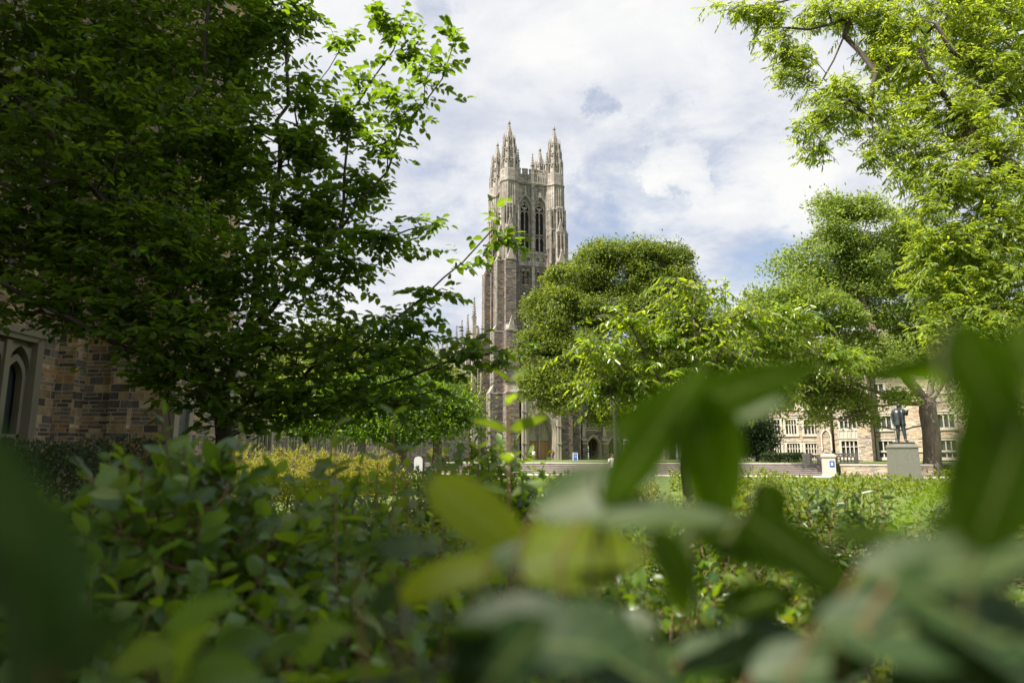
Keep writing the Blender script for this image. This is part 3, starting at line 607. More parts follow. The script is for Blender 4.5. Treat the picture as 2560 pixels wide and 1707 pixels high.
# cloister arcade to the right of the chapel
arc = thing('cloister_arcade', 'dark stone arcade with pointed arches and leaded windows beside the chapel', 'arcade', (CX, CY, 0), CROT)
aw = MB(); at_ = MB(); ag = MB(); yA = -4.6; pitch = 4.05; x_0 = 8.4
cs = [x_0 + 3.0 + pitch * i for i in range(6)]; hw = 2.5; zs = 3.2; kk = 0.8; zt = zs + arch_h(hw, kk)
for (ya, yb) in ((yA, yA + 0.9), (yA + 4.6, yA + 5.2)):
    aw.panel(x_0, cs[-1] + 3, 0.4, 9.6, ya, yb, [(c - hw/2, c + hw/2, 0.88, zt) for c in cs] + [(c - 1.5, c + 1.5, 6.6, 8.5) for c in cs])
    for c in cs:
        o = arch(c, hw, 0.9, zs, kk, 8); half = len(o)//2
        aw.sweep([(c - hw/2, p[1]) for p in o[1:half+1]], o[1:half+1], ya + 0.004, yb - 0.004); aw.sweep(o[half:-1], [(c + hw/2, p[1]) for p in o[half:-1]], ya + 0.004, yb - 0.004)
        at_.sweep(arch(c, hw + 0.55, 0.9, zs, kk, 8), arch(c, hw - 0.02, 0.9, zs, kk, 8), ya - 0.1, ya + 0.15); at_.sweep(arch(c, hw - 0.02, 0.9, zs, kk, 8), arch(c, hw - 0.3, 0.9, zs, kk, 8), ya + 0.2, ya + 0.5)
        aw_ = MB(); aw_.sweep([(c - 1.5, 6.6), (c - 1.5, 8.5), (c + 1.5, 8.5), (c + 1.5, 6.6), (c - 1.5, 6.6)], [(c - 1.36, 6.74), (c - 1.36, 8.36), (c + 1.36, 8.36), (c + 1.36, 6.74), (c - 1.36, 6.74)], ya - 0.04, ya + 0.3)
        for t in (-0.7, 0, 0.7): aw_.box(c + t - 0.06, c + t + 0.06, ya + 0.05, ya + 0.25, 6.7, 8.4)
        ag = MB(); ag.box(c - 1.45, c + 1.45, ya + 0.3, ya + 0.34, 6.65, 8.45); ag.build('glass', M['lead_glass'], aw_.build('window', M['limestone_dark'], arc))
for i in range(7):
    c = x_0 + 3.0 + pitch * (i - 0.5)
    aw.cbox(c, yA - 0.5, 0.95, 1.0, 0.4, 4.3); at_.slope(c - 0.5, c + 0.5, yA - 1.05, yA + 0.01, 4.3, 5.0, '-y'); at_.cbox(c, yA - 0.55, 1.0, 1.1, 3.7, 3.98); at_.cbox(c, yA - 0.25, 0.6, 0.5, 4.9, 6.6); at_.gable(c - 0.36, c + 0.36, yA - 0.6, yA - 0.1, 6.4, 7.5)
aw.box(x_0, cs[-1] + 3, yA + 0.9, yA + 4.6, 5.6, 6.0)
for zz in (1.9, 6.1, 9.3): at_.box(x_0 + 0.01, cs[-1] + 3, yA - 0.1, yA + 0.02, zz, zz + 0.2) if zz > 3 else None
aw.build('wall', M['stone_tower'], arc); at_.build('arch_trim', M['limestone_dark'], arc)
r2 = MB(); r2.gable(0, 1, 0, 1, 0, 1); r2 = MB(); r2.slope(x_0, cs[-1] + 3, yA - 0.2, yA + 5.4, 9.6, 12.0, '-y'); r2.build('roof', M['slate'], arc)

# ------------------------------------------------------------------ left building close to the viewer
lb = thing('stone_building', 'brown coursed stone building with pale lancet windows behind the dark leafy tree', 'building', (-6.95, 8, 0))
# local: x to the right, y away; wall A is the plane x=0, seen at a sharp angle
lw = MB(); ll = MB(); lg = MB()
XA = 0.0
def wallA(y0, y1, z0, z1, holes): # a panel facing +x
    lw.xf = Matrix(((0, -1, 0, XA), (1, 0, 0, 0), (0, 0, 1, 0), (0, 0, 0, 1))); lw.panel(y0, y1, z0, z1, 0, 0.6, holes); lw.xf = None
yw0, yw1 = 0.72, 1.98       # window span along the wall (world y 8.35 .. 9.85)
wall_holes = [(yw0, yw1, 1.05, 3.2), (yw0, yw1, 5.2, 8.2), (-3.2, -1.7, 1.15, 3.62), (-3.2, -1.7, 5.2, 8.2)]
wallA(-6.5, 2.95, -0.1, 12.6, wall_holes[:4]); wallA(-14.0, -6.502, -0.1, 11.6, [])  # wall continues unseen past the viewer, its heights shaped to shade the plants
XF = Matrix(((0, -1, 0, XA), (1, 0, 0, 0), (0, 0, 1, 0), (0, 0, 0, 1)))
for (a, b, c, d) in wall_holes:
    m_ = (a + b) / 2; w = b - a; ll = MB(); lg = MB(); ll.xf = lg.xf = XF
    ll.sweep([(a, c), (a, d), (b, d), (b, c), (a, c)], [(a + 0.13, c + 0.16), (a + 0.13, d - 0.07), (b - 0.13, d - 0.07), (b - 0.13, c + 0.16), (a + 0.13, c + 0.16)], -0.03, 0.3)
    ll.box(a - 0.05, b + 0.05, -0.07, 0.02, d + 0.002, d + 0.1)
    ll.box(m_ - 0.05, m_ + 0.05, 0.02, 0.26, c + 0.1, d - 0.1)
    lwid = (w - 0.36) / 2
    for s in (-1, 1):
        cx = m_ + s * (lwid / 2 + 0.05); ht = d - 0.14 - arch_h(lwid, 0.85)
        o = arch(cx, lwid, c + 0.1, ht, 0.85, 7); half = len(o)//2
        ll.sweep([(cx - lwid/2, p[1]) for p in o[1:half+1]] , o[1:half+1], 0.06, 0.22); ll.sweep(o[half:-1], [(cx + lwid/2, p[1]) for p in o[half:-1]], 0.06, 0.22)
        ll.box(cx - lwid/2, cx + lwid/2, 0.12, 0.22, d - 0.15, d - 0.06)
        ll.sweep(arch(cx, lwid, c + 0.1, ht - 0.12, 0.85, 7), arch(cx, lwid - 0.13, c + 0.1, ht - 0.12, 0.85, 7), 0.1, 0.2)
    ll.box(a + 0.1, b - 0.1, 0.1, 0.2, c + (d - c) * 0.33, c + (d - c) * 0.33 + 0.05)
    lg.box(a + 0.1, b - 0.1, 0.235, 0.25, c + 0.1, d - 0.1)
    lg.build('glass', M['lead_glass'], ll.build('window', M['limestone_near'], lb))
ll = MB(); ll.xf = XF
for z0 in (4.3, 8.7): ll.box(-13.9, 2.34, -0.09, 0.02, z0, z0 + 0.2)
ll.xf = None
# buttress and the projecting block with canted corner
lw.box(-0.002, 0.28, 2.35, 2.95, -0.1, 11.8)
lw.frus([(-0.35, 2.62), (1.71, 2.62), (1.71, 4.6), (-0.35, 4.6)], -0.1, [(-0.35, 2.62), (1.71, 2.62), (1.71, 4.6), (-0.35, 4.6)], 10.6)
lw.box(0.75, 1.05, 2.5, 2.621, -0.1, 10.4)
lw.box(-6, -0.602, 2.6, 4.6, -0.1, 6.0)
lw.box(-6, -0.602, -14, -13.4, -0.1, 12.6)
# narrow pale jamb at the right end of the block: a window in its flank
l2 = MB(); lg = MB(); l2.box(1.56, 1.745, 2.585, 2.74, 0.9, 2.45); lg.box(1.70, 1.716, 2.742, 3.05, 0.95, 2.4); l2.box(1.6, 1.75, 3.06, 3.2, 0.9, 2.45); l2.box(1.6, 1.76, 2.742, 3.055, 2.38, 2.5); lg.build('glass', M['lead_glass'], l2.build('window', M['limestone_near'], lb))
ll.box(-0.36, 1.74, 2.56, 2.618, 4.6, 4.8); ll.box(-0.36, 1.74, 2.56, 2.618, 9.6, 9.8)
lw.build('wall', M['stone_near'], lb); ll.build('string_course', M['limestone_near'], lb)
rl = MB(); rl.slope(-6.4, 0.2, -6.4, 2.34, 12.6, 14.4, '+x'); rl.slope(-6.4, 0.2, -14.1, -6.6, 11.6, 13.2, '+x'); rl.build('roof', M['slate'], lb)

# long low hall on the left side of the lawn
p1 = np.array((-16.9, 36.0)); p2 = np.array((-7.4, 114.0)); Lh = float(np.linalg.norm(p2 - p1)); ang = math.atan2(p2[1] - p1[1], p2[0] - p1[0])
hl = thing('long_hall', 'long two storey stone hall with grey roof glimpsed between the left trees', 'building', (float(p1[0]), float(p1[1]), 0), ang)
hb = MB(); ht = MB(); hg = MB()
hs = []
x = 2.5
while x < Lh - 3:
    hs += [(x, x + 2.2, 1.7, 3.6), (x, x + 2.2, 5.0, 6.9)]; x += 4.6
hb.panel(0, Lh, -0.1, 8.4, 0, 0.5, hs); hb.box(0, Lh, 0.5, 9.0, 7.9, 8.38); hb.box(-0.4, -0.002, 0, 9, -0.1, 8.4); hb.box(Lh + 0.002, Lh + 0.4, 0, 9, -0.1, 8.4); hb.box(0, Lh, 8.6, 9.0, -0.1, 7.88)
for (a, b, c, d) in hs:
    h2 = MB(); hg = MB(); h2.sweep([(a - 0.15, c - 0.15), (a - 0.15, d + 0.15), (b + 0.15, d + 0.15), (b + 0.15, c - 0.15), (a - 0.15, c - 0.15)], [(a + 0.1, c + 0.1), (a + 0.1, d - 0.1), (b - 0.1, d - 0.1), (b - 0.1, c + 0.1), (a + 0.1, c + 0.1)], -0.06, 0.2)
    for k in (1, 2, 3): xx = a + (b - a) * k / 4; h2.box(xx - 0.05, xx + 0.05, 0.0, 0.18, c, d)
    hg.box(a, b, 0.22, 0.26, c, d); hg.build('glass', M['glass'], h2.build('window', M['limestone_pale'], hl))
ht.box(0, Lh, -0.08, 0.01, 4.2, 4.4); ht.box(0, Lh, -0.12, 0.01, 8.2, 8.5)
hb.build('wall', M['stone_hall'], hl); ht.build('string_course', M['limestone_pale'], hl)
# the hall runs away from the viewer, its visible wall faces the lawn: flip so that local -y faces right
rr = MB(); rr.add(((0, -0.3, 8.45), (Lh, -0.3, 8.45), (Lh, 4.5, 12.2), (0, 4.5, 12.2), (Lh, 9.2, 8.45), (0, 9.2, 8.45)), ((0, 1, 2, 3), (3, 2, 4, 5), (0, 3, 5), (1, 4, 2))); rr.build('roof', M['slate'], hl)

# ------------------------------------------------------------------ sunlit hall on the right
d0, d1 = 95.0, 72.0; P0 = np.array((gx(1870, d0), d0)); P1 = np.array((gx(2700, d1), d1)); Lr = float(np.linalg.norm(P1 - P0)); angr = math.atan2(P1[1] - P0[1], P1[0] - P0[0]); er = (P1 - P0) / Lr
rh = thing('sunlit_hall', 'tan stone hall with mullioned windows and a downpipe, behind the statue and wide tree', 'building', (float(P0[0]), float(P0[1]), 0), angr)
def onwall(u, off=0.0):   # metres along the hall's wall where the photo's column u meets it
    t = (u - 1280) / FPX * math.cos(PITCH) ; o = P0 + np.array((er[1], -er[0])) * off
    k = t   # x = k*y on the plan near eye level
    return float((k * o[1] - o[0]) / (er[0] - k * er[1]))
def zat(v, s, off=0.0):
    p = P0 + er * s; return EYE + p[1] * math.tan(math.atan((853.5 - v) / FPX) + PITCH)
wb = MB(); wt = MB(); wg = MB(); WH = 16.0
S = onwall
wins = []      # (u0,u1,v_top,v_bottom,lights,off)
def win(u0, u1, vt, vb, n, off=0.0, tr=1):
    a, b = S(u0, off), S(u1, off); return (a, b, zat(vb, (a+b)/2), zat(vt, (a+b)/2), n, tr)
W1 = [win(1969, 2002, 1108, 1145, 5), win(2015, 2050, 1108, 1145, 5), win(1969, 1996, 1049, 1085, 4), win(2015, 2050, 1049, 1085, 4), win(1925, 1955, 1108, 1145, 5), win(1925, 1955, 1049, 1085, 4), win(1969, 1996, 990, 1020, 3), win(2015, 2050, 990, 1020, 3), win(1925, 1955, 990, 1020, 3)]
W2 = [win(2200, 2237, 1102, 1143, 3), win(2200, 2237, 1040, 1072, 3), win(2240, 2270, 985, 1003, 2), win(2200, 2225, 960, 985, 2)]
W2 += [(a + k * 6.5, b + k * 6.5, c, d, n, t) for k in (1, 2, 3) for (a, b, c, d, n, t) in W2[:2]]
sB0, sB1 = S(2095), S(2158); sP0, sP1 = S(2150), S(2193)
wb.panel(-6, sB0, 0.5, WH, 0, 0.6, [w[:4] for w in W1])
wb.panel(sP1, Lr, 0.5, WH, -0.3, 0.6, [w[:4] for w in W2])
# square bay with carved panel between its windows
bo = -0.9; BW = [win(2106, 2147, 1102, 1143, 4, 0.9), win(2106, 2147, 1040, 1071, 4, 0.9), win(2106, 2147, 985, 1012, 4, 0.9)]
wb.panel(sB0, sP0 + 0.4, 0.5, WH - 0.5, bo, 0.5, [w[:4] for w in BW])
pz0, pz1 = BW[0][3] + 0.25, BW[1][2] - 0.25
wt.box(BW[0][0] - 0.3, BW[0][1] + 0.3, bo - 0.07, bo + 0.01, pz0, pz1)
for k in range(6): xx = BW[0][0] - 0.2 + (BW[0][1] - BW[0][0] + 0.4) * k / 5; wt.box(xx - 0.07, xx + 0.07, bo - 0.13, bo - 0.05, pz0, pz1)
# corner pier, its flank turned away from the sun
wb.box(sP0 + 0.41, sP1, -2.0, 0.5, 0.5, WH); wt.box(sP0 + 0.36, sP1 + 0.05, -2.06, -0.35, 5.6, 5.85)
for (ws, off) in ((W1, 0.0), (W2, -0.3), (BW, bo)):
    for (a, b, c, d, n, tr) in ws:
        w_ = MB(); wg = MB(); w_.sweep([(a - 0.28, c - 0.2), (a - 0.28, d + 0.28), (b + 0.28, d + 0.28), (b + 0.28, c - 0.2), (a - 0.28, c - 0.2)], [(a + 0.02, c + 0.02), (a + 0.02, d - 0.02), (b - 0.02, d - 0.02), (b - 0.02, c + 0.02), (a + 0.02, c + 0.02)], off - 0.05, off + 0.2)
        for k in range(1, n): xx = a + (b - a) * k / n; w_.box(xx - 0.065, xx + 0.065, off + 0.04, off + 0.24, c, d)
        if n >= 4: w_.box(a, b, off + 0.06, off + 0.2, c + (d - c) * 0.62, c + (d - c) * 0.62 + 0.09)
        w_.box(a - 0.35, b + 0.35, off - 0.12, off + 0.02, d + 0.26, d + 0.38); w_.box(a - 0.3, b + 0.3, off - 0.14, off + 0.02, c - 0.32, c - 0.18)
        wg.box(a, b, off + 0.26, off + 0.3, c, d); wg.build('glass', M['lead_glass'], w_.build('window', M['limestone_pale'], rh))
for z in (2.0, 8.7, 12.6):
    wt.box(sP1 + 0.01, Lr, -0.42, -0.29, z, z + 0.2)
    wt.box(-6, sB0 - 0.01, -0.12, 0.01, z if z > 3 else 1.7, (z if z > 3 else 1.7) + 0.18)
# low stair turret with an arched niche
sT0, sT1 = S(2053), S(2088); wb.box(sT0, sT1, -1.2, 0.02, 0.5, 7.4); wt.slope(sT0 - 0.05, sT1 + 0.05, -1.3, 0.01, 7.4, 8.6, '-y')
cxT = (sT0 + sT1) / 2 + 0.3; wt.sweep(arch(cxT, 1.3, 2.2, 4.0, 0.9), arch(cxT, 0.95, 2.2, 4.0, 0.9), -1.32, -1.15)
for k in range(14):    # battlement
    a = -6 + k * (Lr + 6) / 14; wb.box(a, a + 1.6, -0.05 if a < sB0 else -0.33, 0.3, WH + 0.002, WH + 0.9)
wb.box(-6, -5.5, 0.61, 12, 0.5, WH); wb.box(Lr + 0.002, Lr + 0.5, -0.3, 12, 0.5, WH)
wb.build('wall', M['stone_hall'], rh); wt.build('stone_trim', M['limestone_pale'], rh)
rr = MB(); rr.add(((-6, 0.5, WH - 0.3), (Lr, 0.5, WH - 0.3), (Lr, 6, WH + 3.5), (-6, 6, WH + 3.5), (Lr, 12, WH - 0.3), (-6, 12, WH - 0.3)), ((0, 1, 2, 3), (3, 2, 4, 5), (0, 3, 5), (1, 4, 2))); rr.build('roof', M['slate'], rh)
dp0 = None
for u, off in ((2193.5, -0.42), (2086.5, -0.15)):
    s = S(u); d = MB(); d.tube([(s, off, 0.9), (s, off, 12.0)], [0.085, 0.085], 8); d.cbox(s, off, 0.34, 0.3, 11.8, 12.2)
    for zz in (2.2, 5.0, 8.0): d.cbox(s, off, 0.24, 0.22, zz, zz + 0.1)
    d.build('downpipe', M['iron'], rh)
# ------------------------------------------------------------------ foliage toolkit
def nrm(a): return a / np.maximum(np.linalg.norm(a, axis=-1, keepdims=True), 1e-9)
UPV = np.array((0, 0, 1.0))
class Leaves:
    """gathers leaves (base, direction, normal, length, width) and builds them as ONE mesh"""
    def __init__(self): self.parts = []
    def add(self, P, D, Nn, L, W): self.parts.append(tuple(np.atleast_2d(x) if i < 3 else np.broadcast_to(np.asarray(x, float), (len(np.atleast_2d(P)),)) for i, x in enumerate((P, D, Nn, L, W))))
    def count(self): return sum(len(p[0]) for p in self.parts)
    def build(self, name, m, parent, detail=1, fold=0.25, curl=0.15, origin=(0, 0, 0), kind=None, profile='oval'):
        P, D, Nn, L, W = (np.concatenate([p[i] for p in self.parts]) for i in range(5))
        P = P - np.asarray(origin); D = nrm(D); Nn = nrm(Nn - D * np.sum(Nn * D, 1, keepdims=True)); S = np.cross(Nn, D)
        n = len(P); L_ = L[:, None]; W_ = W[:, None]
        if detail == 0:
            V = np.stack([P, P + D*L_*0.42 + S*W_*0.5, P + D*L_ - Nn*L_*curl, P + D*L_*0.42 - S*W_*0.5], 1); F = np.array([[0, 3, 2, 1]])
        elif detail == 1:
            up = Nn * W_ * fold * 0.5
            V = np.stack([P, P + D*L_*0.25 + S*W_*0.42 + up, P + D*L_*0.66 + S*W_*0.42 + up*0.8 - Nn*L_*curl*0.4, P + D*L_ - Nn*L_*curl, P + D*L_*0.66 - S*W_*0.42 + up*0.8 - Nn*L_*curl*0.4, P + D*L_*0.25 - S*W_*0.42 + up], 1)
            F = np.array([[0, 3, 2, 1], [0, 5, 4, 3]])
        else:
            k = detail; V = []; ph = rng.uniform(0, 6.3, (n, 1)); cu = curl * rng.uniform(0.4, 1.7, (n, 1)); fo = fold * rng.uniform(0.3, 1.6, (n, 1))
            for j in range(k + 1):
                t = j / k
                if profile == 'oval': w = math.sin(math.pi * min(1, 0.03 + 0.97 * t) ** 0.78) ** 0.72 * (0.99 if t < 1 else 0)
                else: w = math.sin(math.pi * t ** 0.85) ** 0.95
                w = max(w, 0.015)
                c = P + D*L_*t - Nn*L_*cu*t*t
                rip = Nn * W_ * 0.05 * np.sin(ph + t * 9)
                V += [c + S*W_*0.5*w + Nn*W_*fo*0.5*w + rip, c, c - S*W_*0.5*w + Nn*W_*fo*0.5*w - rip]
            V = np.stack(V, 1); F = []
            for j in range(k):
                a = 3*j; F += [[a, a+1, a+4, a+3], [a+1, a+2, a+5, a+4]]
            F = np.array(F)
        nv = V.shape[1]; fl = (F[None] + (np.arange(n) * nv)[:, None, None]).reshape(-1)
        nf = len(fl) // 4; me = bpy.data.meshes.new(name)
        me.vertices.add(n * nv); me.vertices.foreach_set('co', V.reshape(-1).astype(np.float32))
        me.loops.add(nf * 4); me.loops.foreach_set('vertex_index', fl.astype(np.int32))
        me.polygons.add(nf); me.polygons.foreach_set('loop_start', np.arange(0, nf * 4, 4, dtype=np.int32))
        me.update(calc_edges=True)
        if detail > 1: me.polygons.foreach_set('use_smooth', np.ones(nf, dtype=bool))
        if detail > 1:
            uvv = np.array([(x, j / detail) for j in range(detail + 1) for x in (-1.0, 0.0, 1.0)]); lay = me.uv_layers.new(name='UVMap'); lay.data.foreach_set('uv', uvv[(fl % nv)].astype(np.float32).ravel())
        me.materials.append(m); o = bpy.data.objects.new(name, me); link(o, parent)
        if kind: o['kind'] = kind
        return o

class Wood:
    """limbs given as polylines, twigs grown to attraction points; tubes per continuous chain"""
    def __init__(self, base): self.P = [np.array(base, float)]; self.par = [-1]; self.arr = None
    def limb(self, pts, step=0.3, jit=0.0):
        pts = [np.array(p, float) for p in pts]
        A = np.array(self.P); i = int(np.argmin(np.linalg.norm(A - pts[0], axis=1)))
        prev = i
        for a, b in zip(pts, pts[1:]):
            k = max(1, int(np.linalg.norm(b - a) / step))
            for j in range(1, k + 1):
                p = a + (b - a) * j / k + rng.normal(0, jit, 3) * (1 if j < k else 0.3); self.P.append(p); self.par.append(prev); prev = len(self.P) - 1
    def grow(self, targets, step=0.3, up=0.15, pen=0.25, jit=0.03):
        """joins every target to the nearest wood, nearest first; returns the direction at each tip"""
        T = np.asarray(targets, float); cap = len(self.P) + len(T) * 60
        A = np.empty((cap, 3)); n = len(self.P); A[:n] = self.P; dist0 = np.zeros(cap)
        for i in range(1, n): dist0[i] = dist0[self.par[i]] + np.linalg.norm(A[i] - A[self.par[i]])
        order = np.argsort(np.min(np.stack([np.linalg.norm(T - A[j], axis=1) for j in range(0, n, max(1, n // 60))]), 0))
        tips = np.zeros((len(T), 3))
        for ti in order:
            t = T[ti]; d = np.linalg.norm(A[:n] - t, axis=1); cost = d + pen * dist0[:n] * 0.3 + np.where(A[:n, 2] > t[2] + 0.25 * d, 0.6 * d, 0)
            i = int(np.argmin(cost)); a = A[i].copy(); D = t - a; ln = np.linalg.norm(D); k = max(1, int(ln / step)); prev = i
            side = rng.normal(0, 1, 3); side -= D * (side @ D) / max(ln * ln, 1e-9); bow = side / max(np.linalg.norm(side), 1e-6) * ln * 0.06
            for j in range(1, k + 1):
                s = j / k; p = a + D * s + (bow + UPV * up * ln * 0.3) * math.sin(math.pi * s) + rng.normal(0, jit, 3) * (s < 1)
                if n >= cap: break
                A[n] = p; self.P.append(p); self.par.append(prev); dist0[n] = dist0[prev] + np.linalg.norm(p - A[prev]); prev = n; n += 1
            tips[ti] = A[prev] - A[self.par[prev]] if self.par[prev] >= 0 else UPV
        return nrm(tips)
    def build(self, name, m, parent, r_base, r_tip, origin=(0, 0, 0), min_r=0.0, flare=1.0, extra=None):
        P = np.array(self.P) - np.asarray(origin); par = np.array(self.par); n = len(P)
        cnt = np.zeros(n); kids = [[] for _ in range(n)]
        for i in range(1, n): kids[par[i]].append(i)
        for i in range(n - 1, -1, -1):
            if not kids[i]: cnt[i] += 1
            if par[i] >= 0: cnt[par[i]] += cnt[i]
        ex = math.log(r_base / r_tip) / max(math.log(max(cnt[0], 2)), 1e-6); R = r_tip * np.maximum(cnt, 1) ** ex
        b = MB(); stack = [(0, None)]
        while stack:
            i, frm = stack.pop(); ch = [] if frm is None else [frm]; ch.append(i)
            while kids[i]:
                ks = sorted(kids[i], key=lambda q: -R[q])
                for q in ks[1:]: stack.append((q, i))
                i = ks[0]; ch.append(i)
            if len(ch) < 2: continue
            rr = [R[q] for q in ch]
            if frm is not None: rr[0] = min(rr[0], rr[1] * 1.25)
            if max(rr) < min_r: continue
            if frm is None and flare > 1:
                rr[0] *= flare; rr[1] *= 1 + (flare - 1) * 0.35
            big = max(rr); b.tube([P[q] for q in ch], rr, 10 if big > r_base * 0.5 else (6 if big > r_base * 0.12 else 4), cap=False)
        if extra is not None:
            for pts, rs in extra: b.tube([np.asarray(p) - np.asarray(origin) for p in pts], rs, 3, cap=False)
        o = b.build(name, m, parent, smooth=True); return o

def lobes3(lobes, y0=None):
    """lobes (u, v, y, ru, rv[, ry]) in photo columns/rows and metres north -> centres and radii in metres"""
    C = []; R = []
    for l in lobes:
        u, v, y, ru, rv = l[:5]; c = at(u, v, y); k = (c - CAMP) @ CF / FPX
        C.append(c); R.append((ru * k, (l[5] if len(l) > 5 else 0.75 * ru * k), rv * k))
    return np.array(C), np.array(R)
def fill(lobes, n, shell=0.45, zmin=0.3):
    C, R = lobes3(lobes); a = R[:, 0] * R[:, 2] * (0.6 + 0.4 * R[:, 1] / R[:, 0].clip(0.05)) * np.array([l[6] if len(l) > 6 else 1.0 for l in lobes]); idx = rng.choice(len(C), n, p=a / a.sum())
    d = nrm(rng.normal(0, 1, (n, 3))); r = rng.uniform(0, 1, n) ** shell
    p = C[idx] + d * R[idx] * r[:, None]; p[:, 2] = np.maximum(p[:, 2], zmin); return p
def sprays(LV, P, D, length, n, leaf, ratio, ang=55, droop=0.12, updir=0.8, jit=0.25, hang=0.15, taper=0.75, twigs=None, start=0.08, vary=0.38):
    """alternate leaves along a twig from each P towards D"""
    S = len(P); length = np.broadcast_to(np.asarray(length, float), (S,)) * rng.uniform(0.7, 1.25, S); D = nrm(D)
    side = np.cross(D, UPV + rng.normal(0, 0.25, (S, 3))); side = nrm(side)
    ca, sa = math.cos(RAD(ang)), math.sin(RAD(ang))
    for k in range(n):
        t = start + (1 - start) * (k + 0.5) / n; sgn = 1 if k % 2 else -1; last = k == n - 1
        pos = P + D * (length * t)[:, None] - UPV * (length * droop * t * t)[:, None]
        dd = D * (1.0 if last else ca) + side * (0 if last else sgn * sa) - UPV * (droop * t + hang) + rng.normal(0, jit, (S, 3)) * 0.8
        nn = UPV * updir + rng.normal(0, jit * 1.3, (S, 3)) + D * 0.12 + rng.normal(0, 0.05, (S, 1)) * side
        sz = leaf * rng.uniform(1 - vary, 1 + vary, S) * (1 - (1 - taper) * t)
        LV.add(pos, dd, nn, sz, sz * ratio * rng.uniform(0.85, 1.15, S))
    if twigs is not None:
        for i in range(S):
            q = [P[i] + D[i] * length[i] * t - UPV * length[i] * droop * t * t for t in (0, 0.5, 1.0)]; twigs.append((q, [0.0035, 0.0026, 0.0012]))
def clumps(LV, P, n, rad, leaf, ratio, out=None, updir=0.5, flat=0.7):
    """n leaves scattered round each point"""
    S = len(P); Q = np.repeat(P, n, 0); off = rng.normal(0, 1, (S * n, 3)); off[:, 2] *= flat; off *= rad * 0.6; pos = Q + off
    nn = nrm(rng.normal(0, 1, (S * n, 3))) * 0.8 + UPV * updir * 0.6 + nrm(off) * 0.7
    dd = rng.normal(0, 1, (S * n, 3)) + nrm(off) * 0.7 - UPV * 0.25
    sz = leaf * rng.uniform(0.65, 1.3, S * n); LV.add(pos, dd, nn, sz, sz * ratio)
def puffs(LV, lobes, K, per, rad, leaf, ratio, flat=0.75, shell=0.22, zmin=4, loose=0.25):
    """rounded leaf clusters on the outside of the lobes, each with its own sunny and shaded side"""
    c = fill(lobes, K, shell, zmin); r = rad * rng.uniform(0.55, 1.25, K); S = K * per; i = np.repeat(np.arange(K), per)
    d = nrm(rng.normal(0, 1, (S, 3))); d[:, 2] = np.where(d[:, 2] < -0.35, -d[:, 2] * 0.6, d[:, 2]); k = rng.uniform(0, 1, S) ** 0.4 * (1 + rng.exponential(loose, S) * (rng.uniform(0, 1, S) < 0.3))
    P = c[i] + d * np.array((1, 1, flat)) * (r[i] * k)[:, None]
    nn = d * 0.9 + rng.normal(0, 0.55, (S, 3)) + UPV * 0.25; dd = rng.normal(0, 1, (S, 3)) + d * 0.6 - UPV * 0.2
    sz = leaf * rng.uniform(0.65, 1.3, S); LV.add(P, dd, nn, sz, sz * ratio); return c
FOL = {}
def tree_root(name, label, base, group=None): return thing(name, label, 'tree', tuple(float(x) for x in base), 0, group)

# ---- the dark leafy tree on the left
base = at(565, 1140, 7.0); base[2] = 0
tr = tree_root('leafy_tree', 'dark spreading broadleaf tree with round leaves in front of the brown stone building', base)
W = Wood(base)
tl = lambda *pts: [at(u, v, y) for u, v, y in pts]
W.limb([base, *tl((562, 1100, 7), (555, 1000, 7.0))], 0.2, 0.01)
for pts in (((555, 1000, 7), (500, 850, 7.1), (430, 650, 7.2), (425, 480, 7.3), (430, 330, 7.3), (395, 190, 7.4), (380, -60, 7.5)),
            ((430, 330, 7.3), (500, 230, 7.1), (512, 120, 7), (530, -80, 7)),
            ((555, 1000, 7), (460, 820, 6.7), (330, 600, 6.6), (160, 370, 6.8), (0, 190, 7.0), (-150, 60, 7)),
            ((330, 600, 6.6), (200, 440, 6.6), (60, 480, 6.4), (-120, 380, 6.4)),
            ((555, 1000, 7), (620, 830, 7.1), (660, 640, 7.2), (700, 420, 7.2), (720, 200, 7.2), (700, 0, 7.3)),
            ((620, 830, 7.1), (760, 690, 6.9), (850, 580, 6.8), (900, 500, 6.7), (965, 430, 6.6), (1000, 330, 6.5), (1060, 260, 6.4), (1130, 130, 6.3)),
            ((850, 580, 6.8), (862, 450, 6.8), (880, 280, 6.7), (900, 245, 6.65), (985, 130, 6.6), (1010, 60, 6.6)),
            ((560, 1040, 7), (690, 960, 6.8), (850, 900, 6.6), (960, 820, 6.5), (1060, 740, 6.3), (1160, 660, 6.1), (1230, 570, 5.9)),
            ((560, 1060, 7), (720, 1010, 6.6), (900, 985, 6.4), (1040, 930, 6.3), (1190, 890, 6.2), (1290, 870, 6.1)),
            ((555, 1000, 7), (380, 900, 6.4), (180, 800, 6.2), (0, 700, 6.0), (-150, 640, 6.0)),
            ((850, 580, 6.8), (960, 600, 6.5), (1090, 560, 6.3)),
            ((562, 1090, 7.0), (700, 1060, 6.6), (760, 1050, 6.3)), ((556, 1020, 7), (420, 1010, 6.7), (430, 1090, 6.5))):
    W.limb(tl(*pts), 0.22, 0.028)
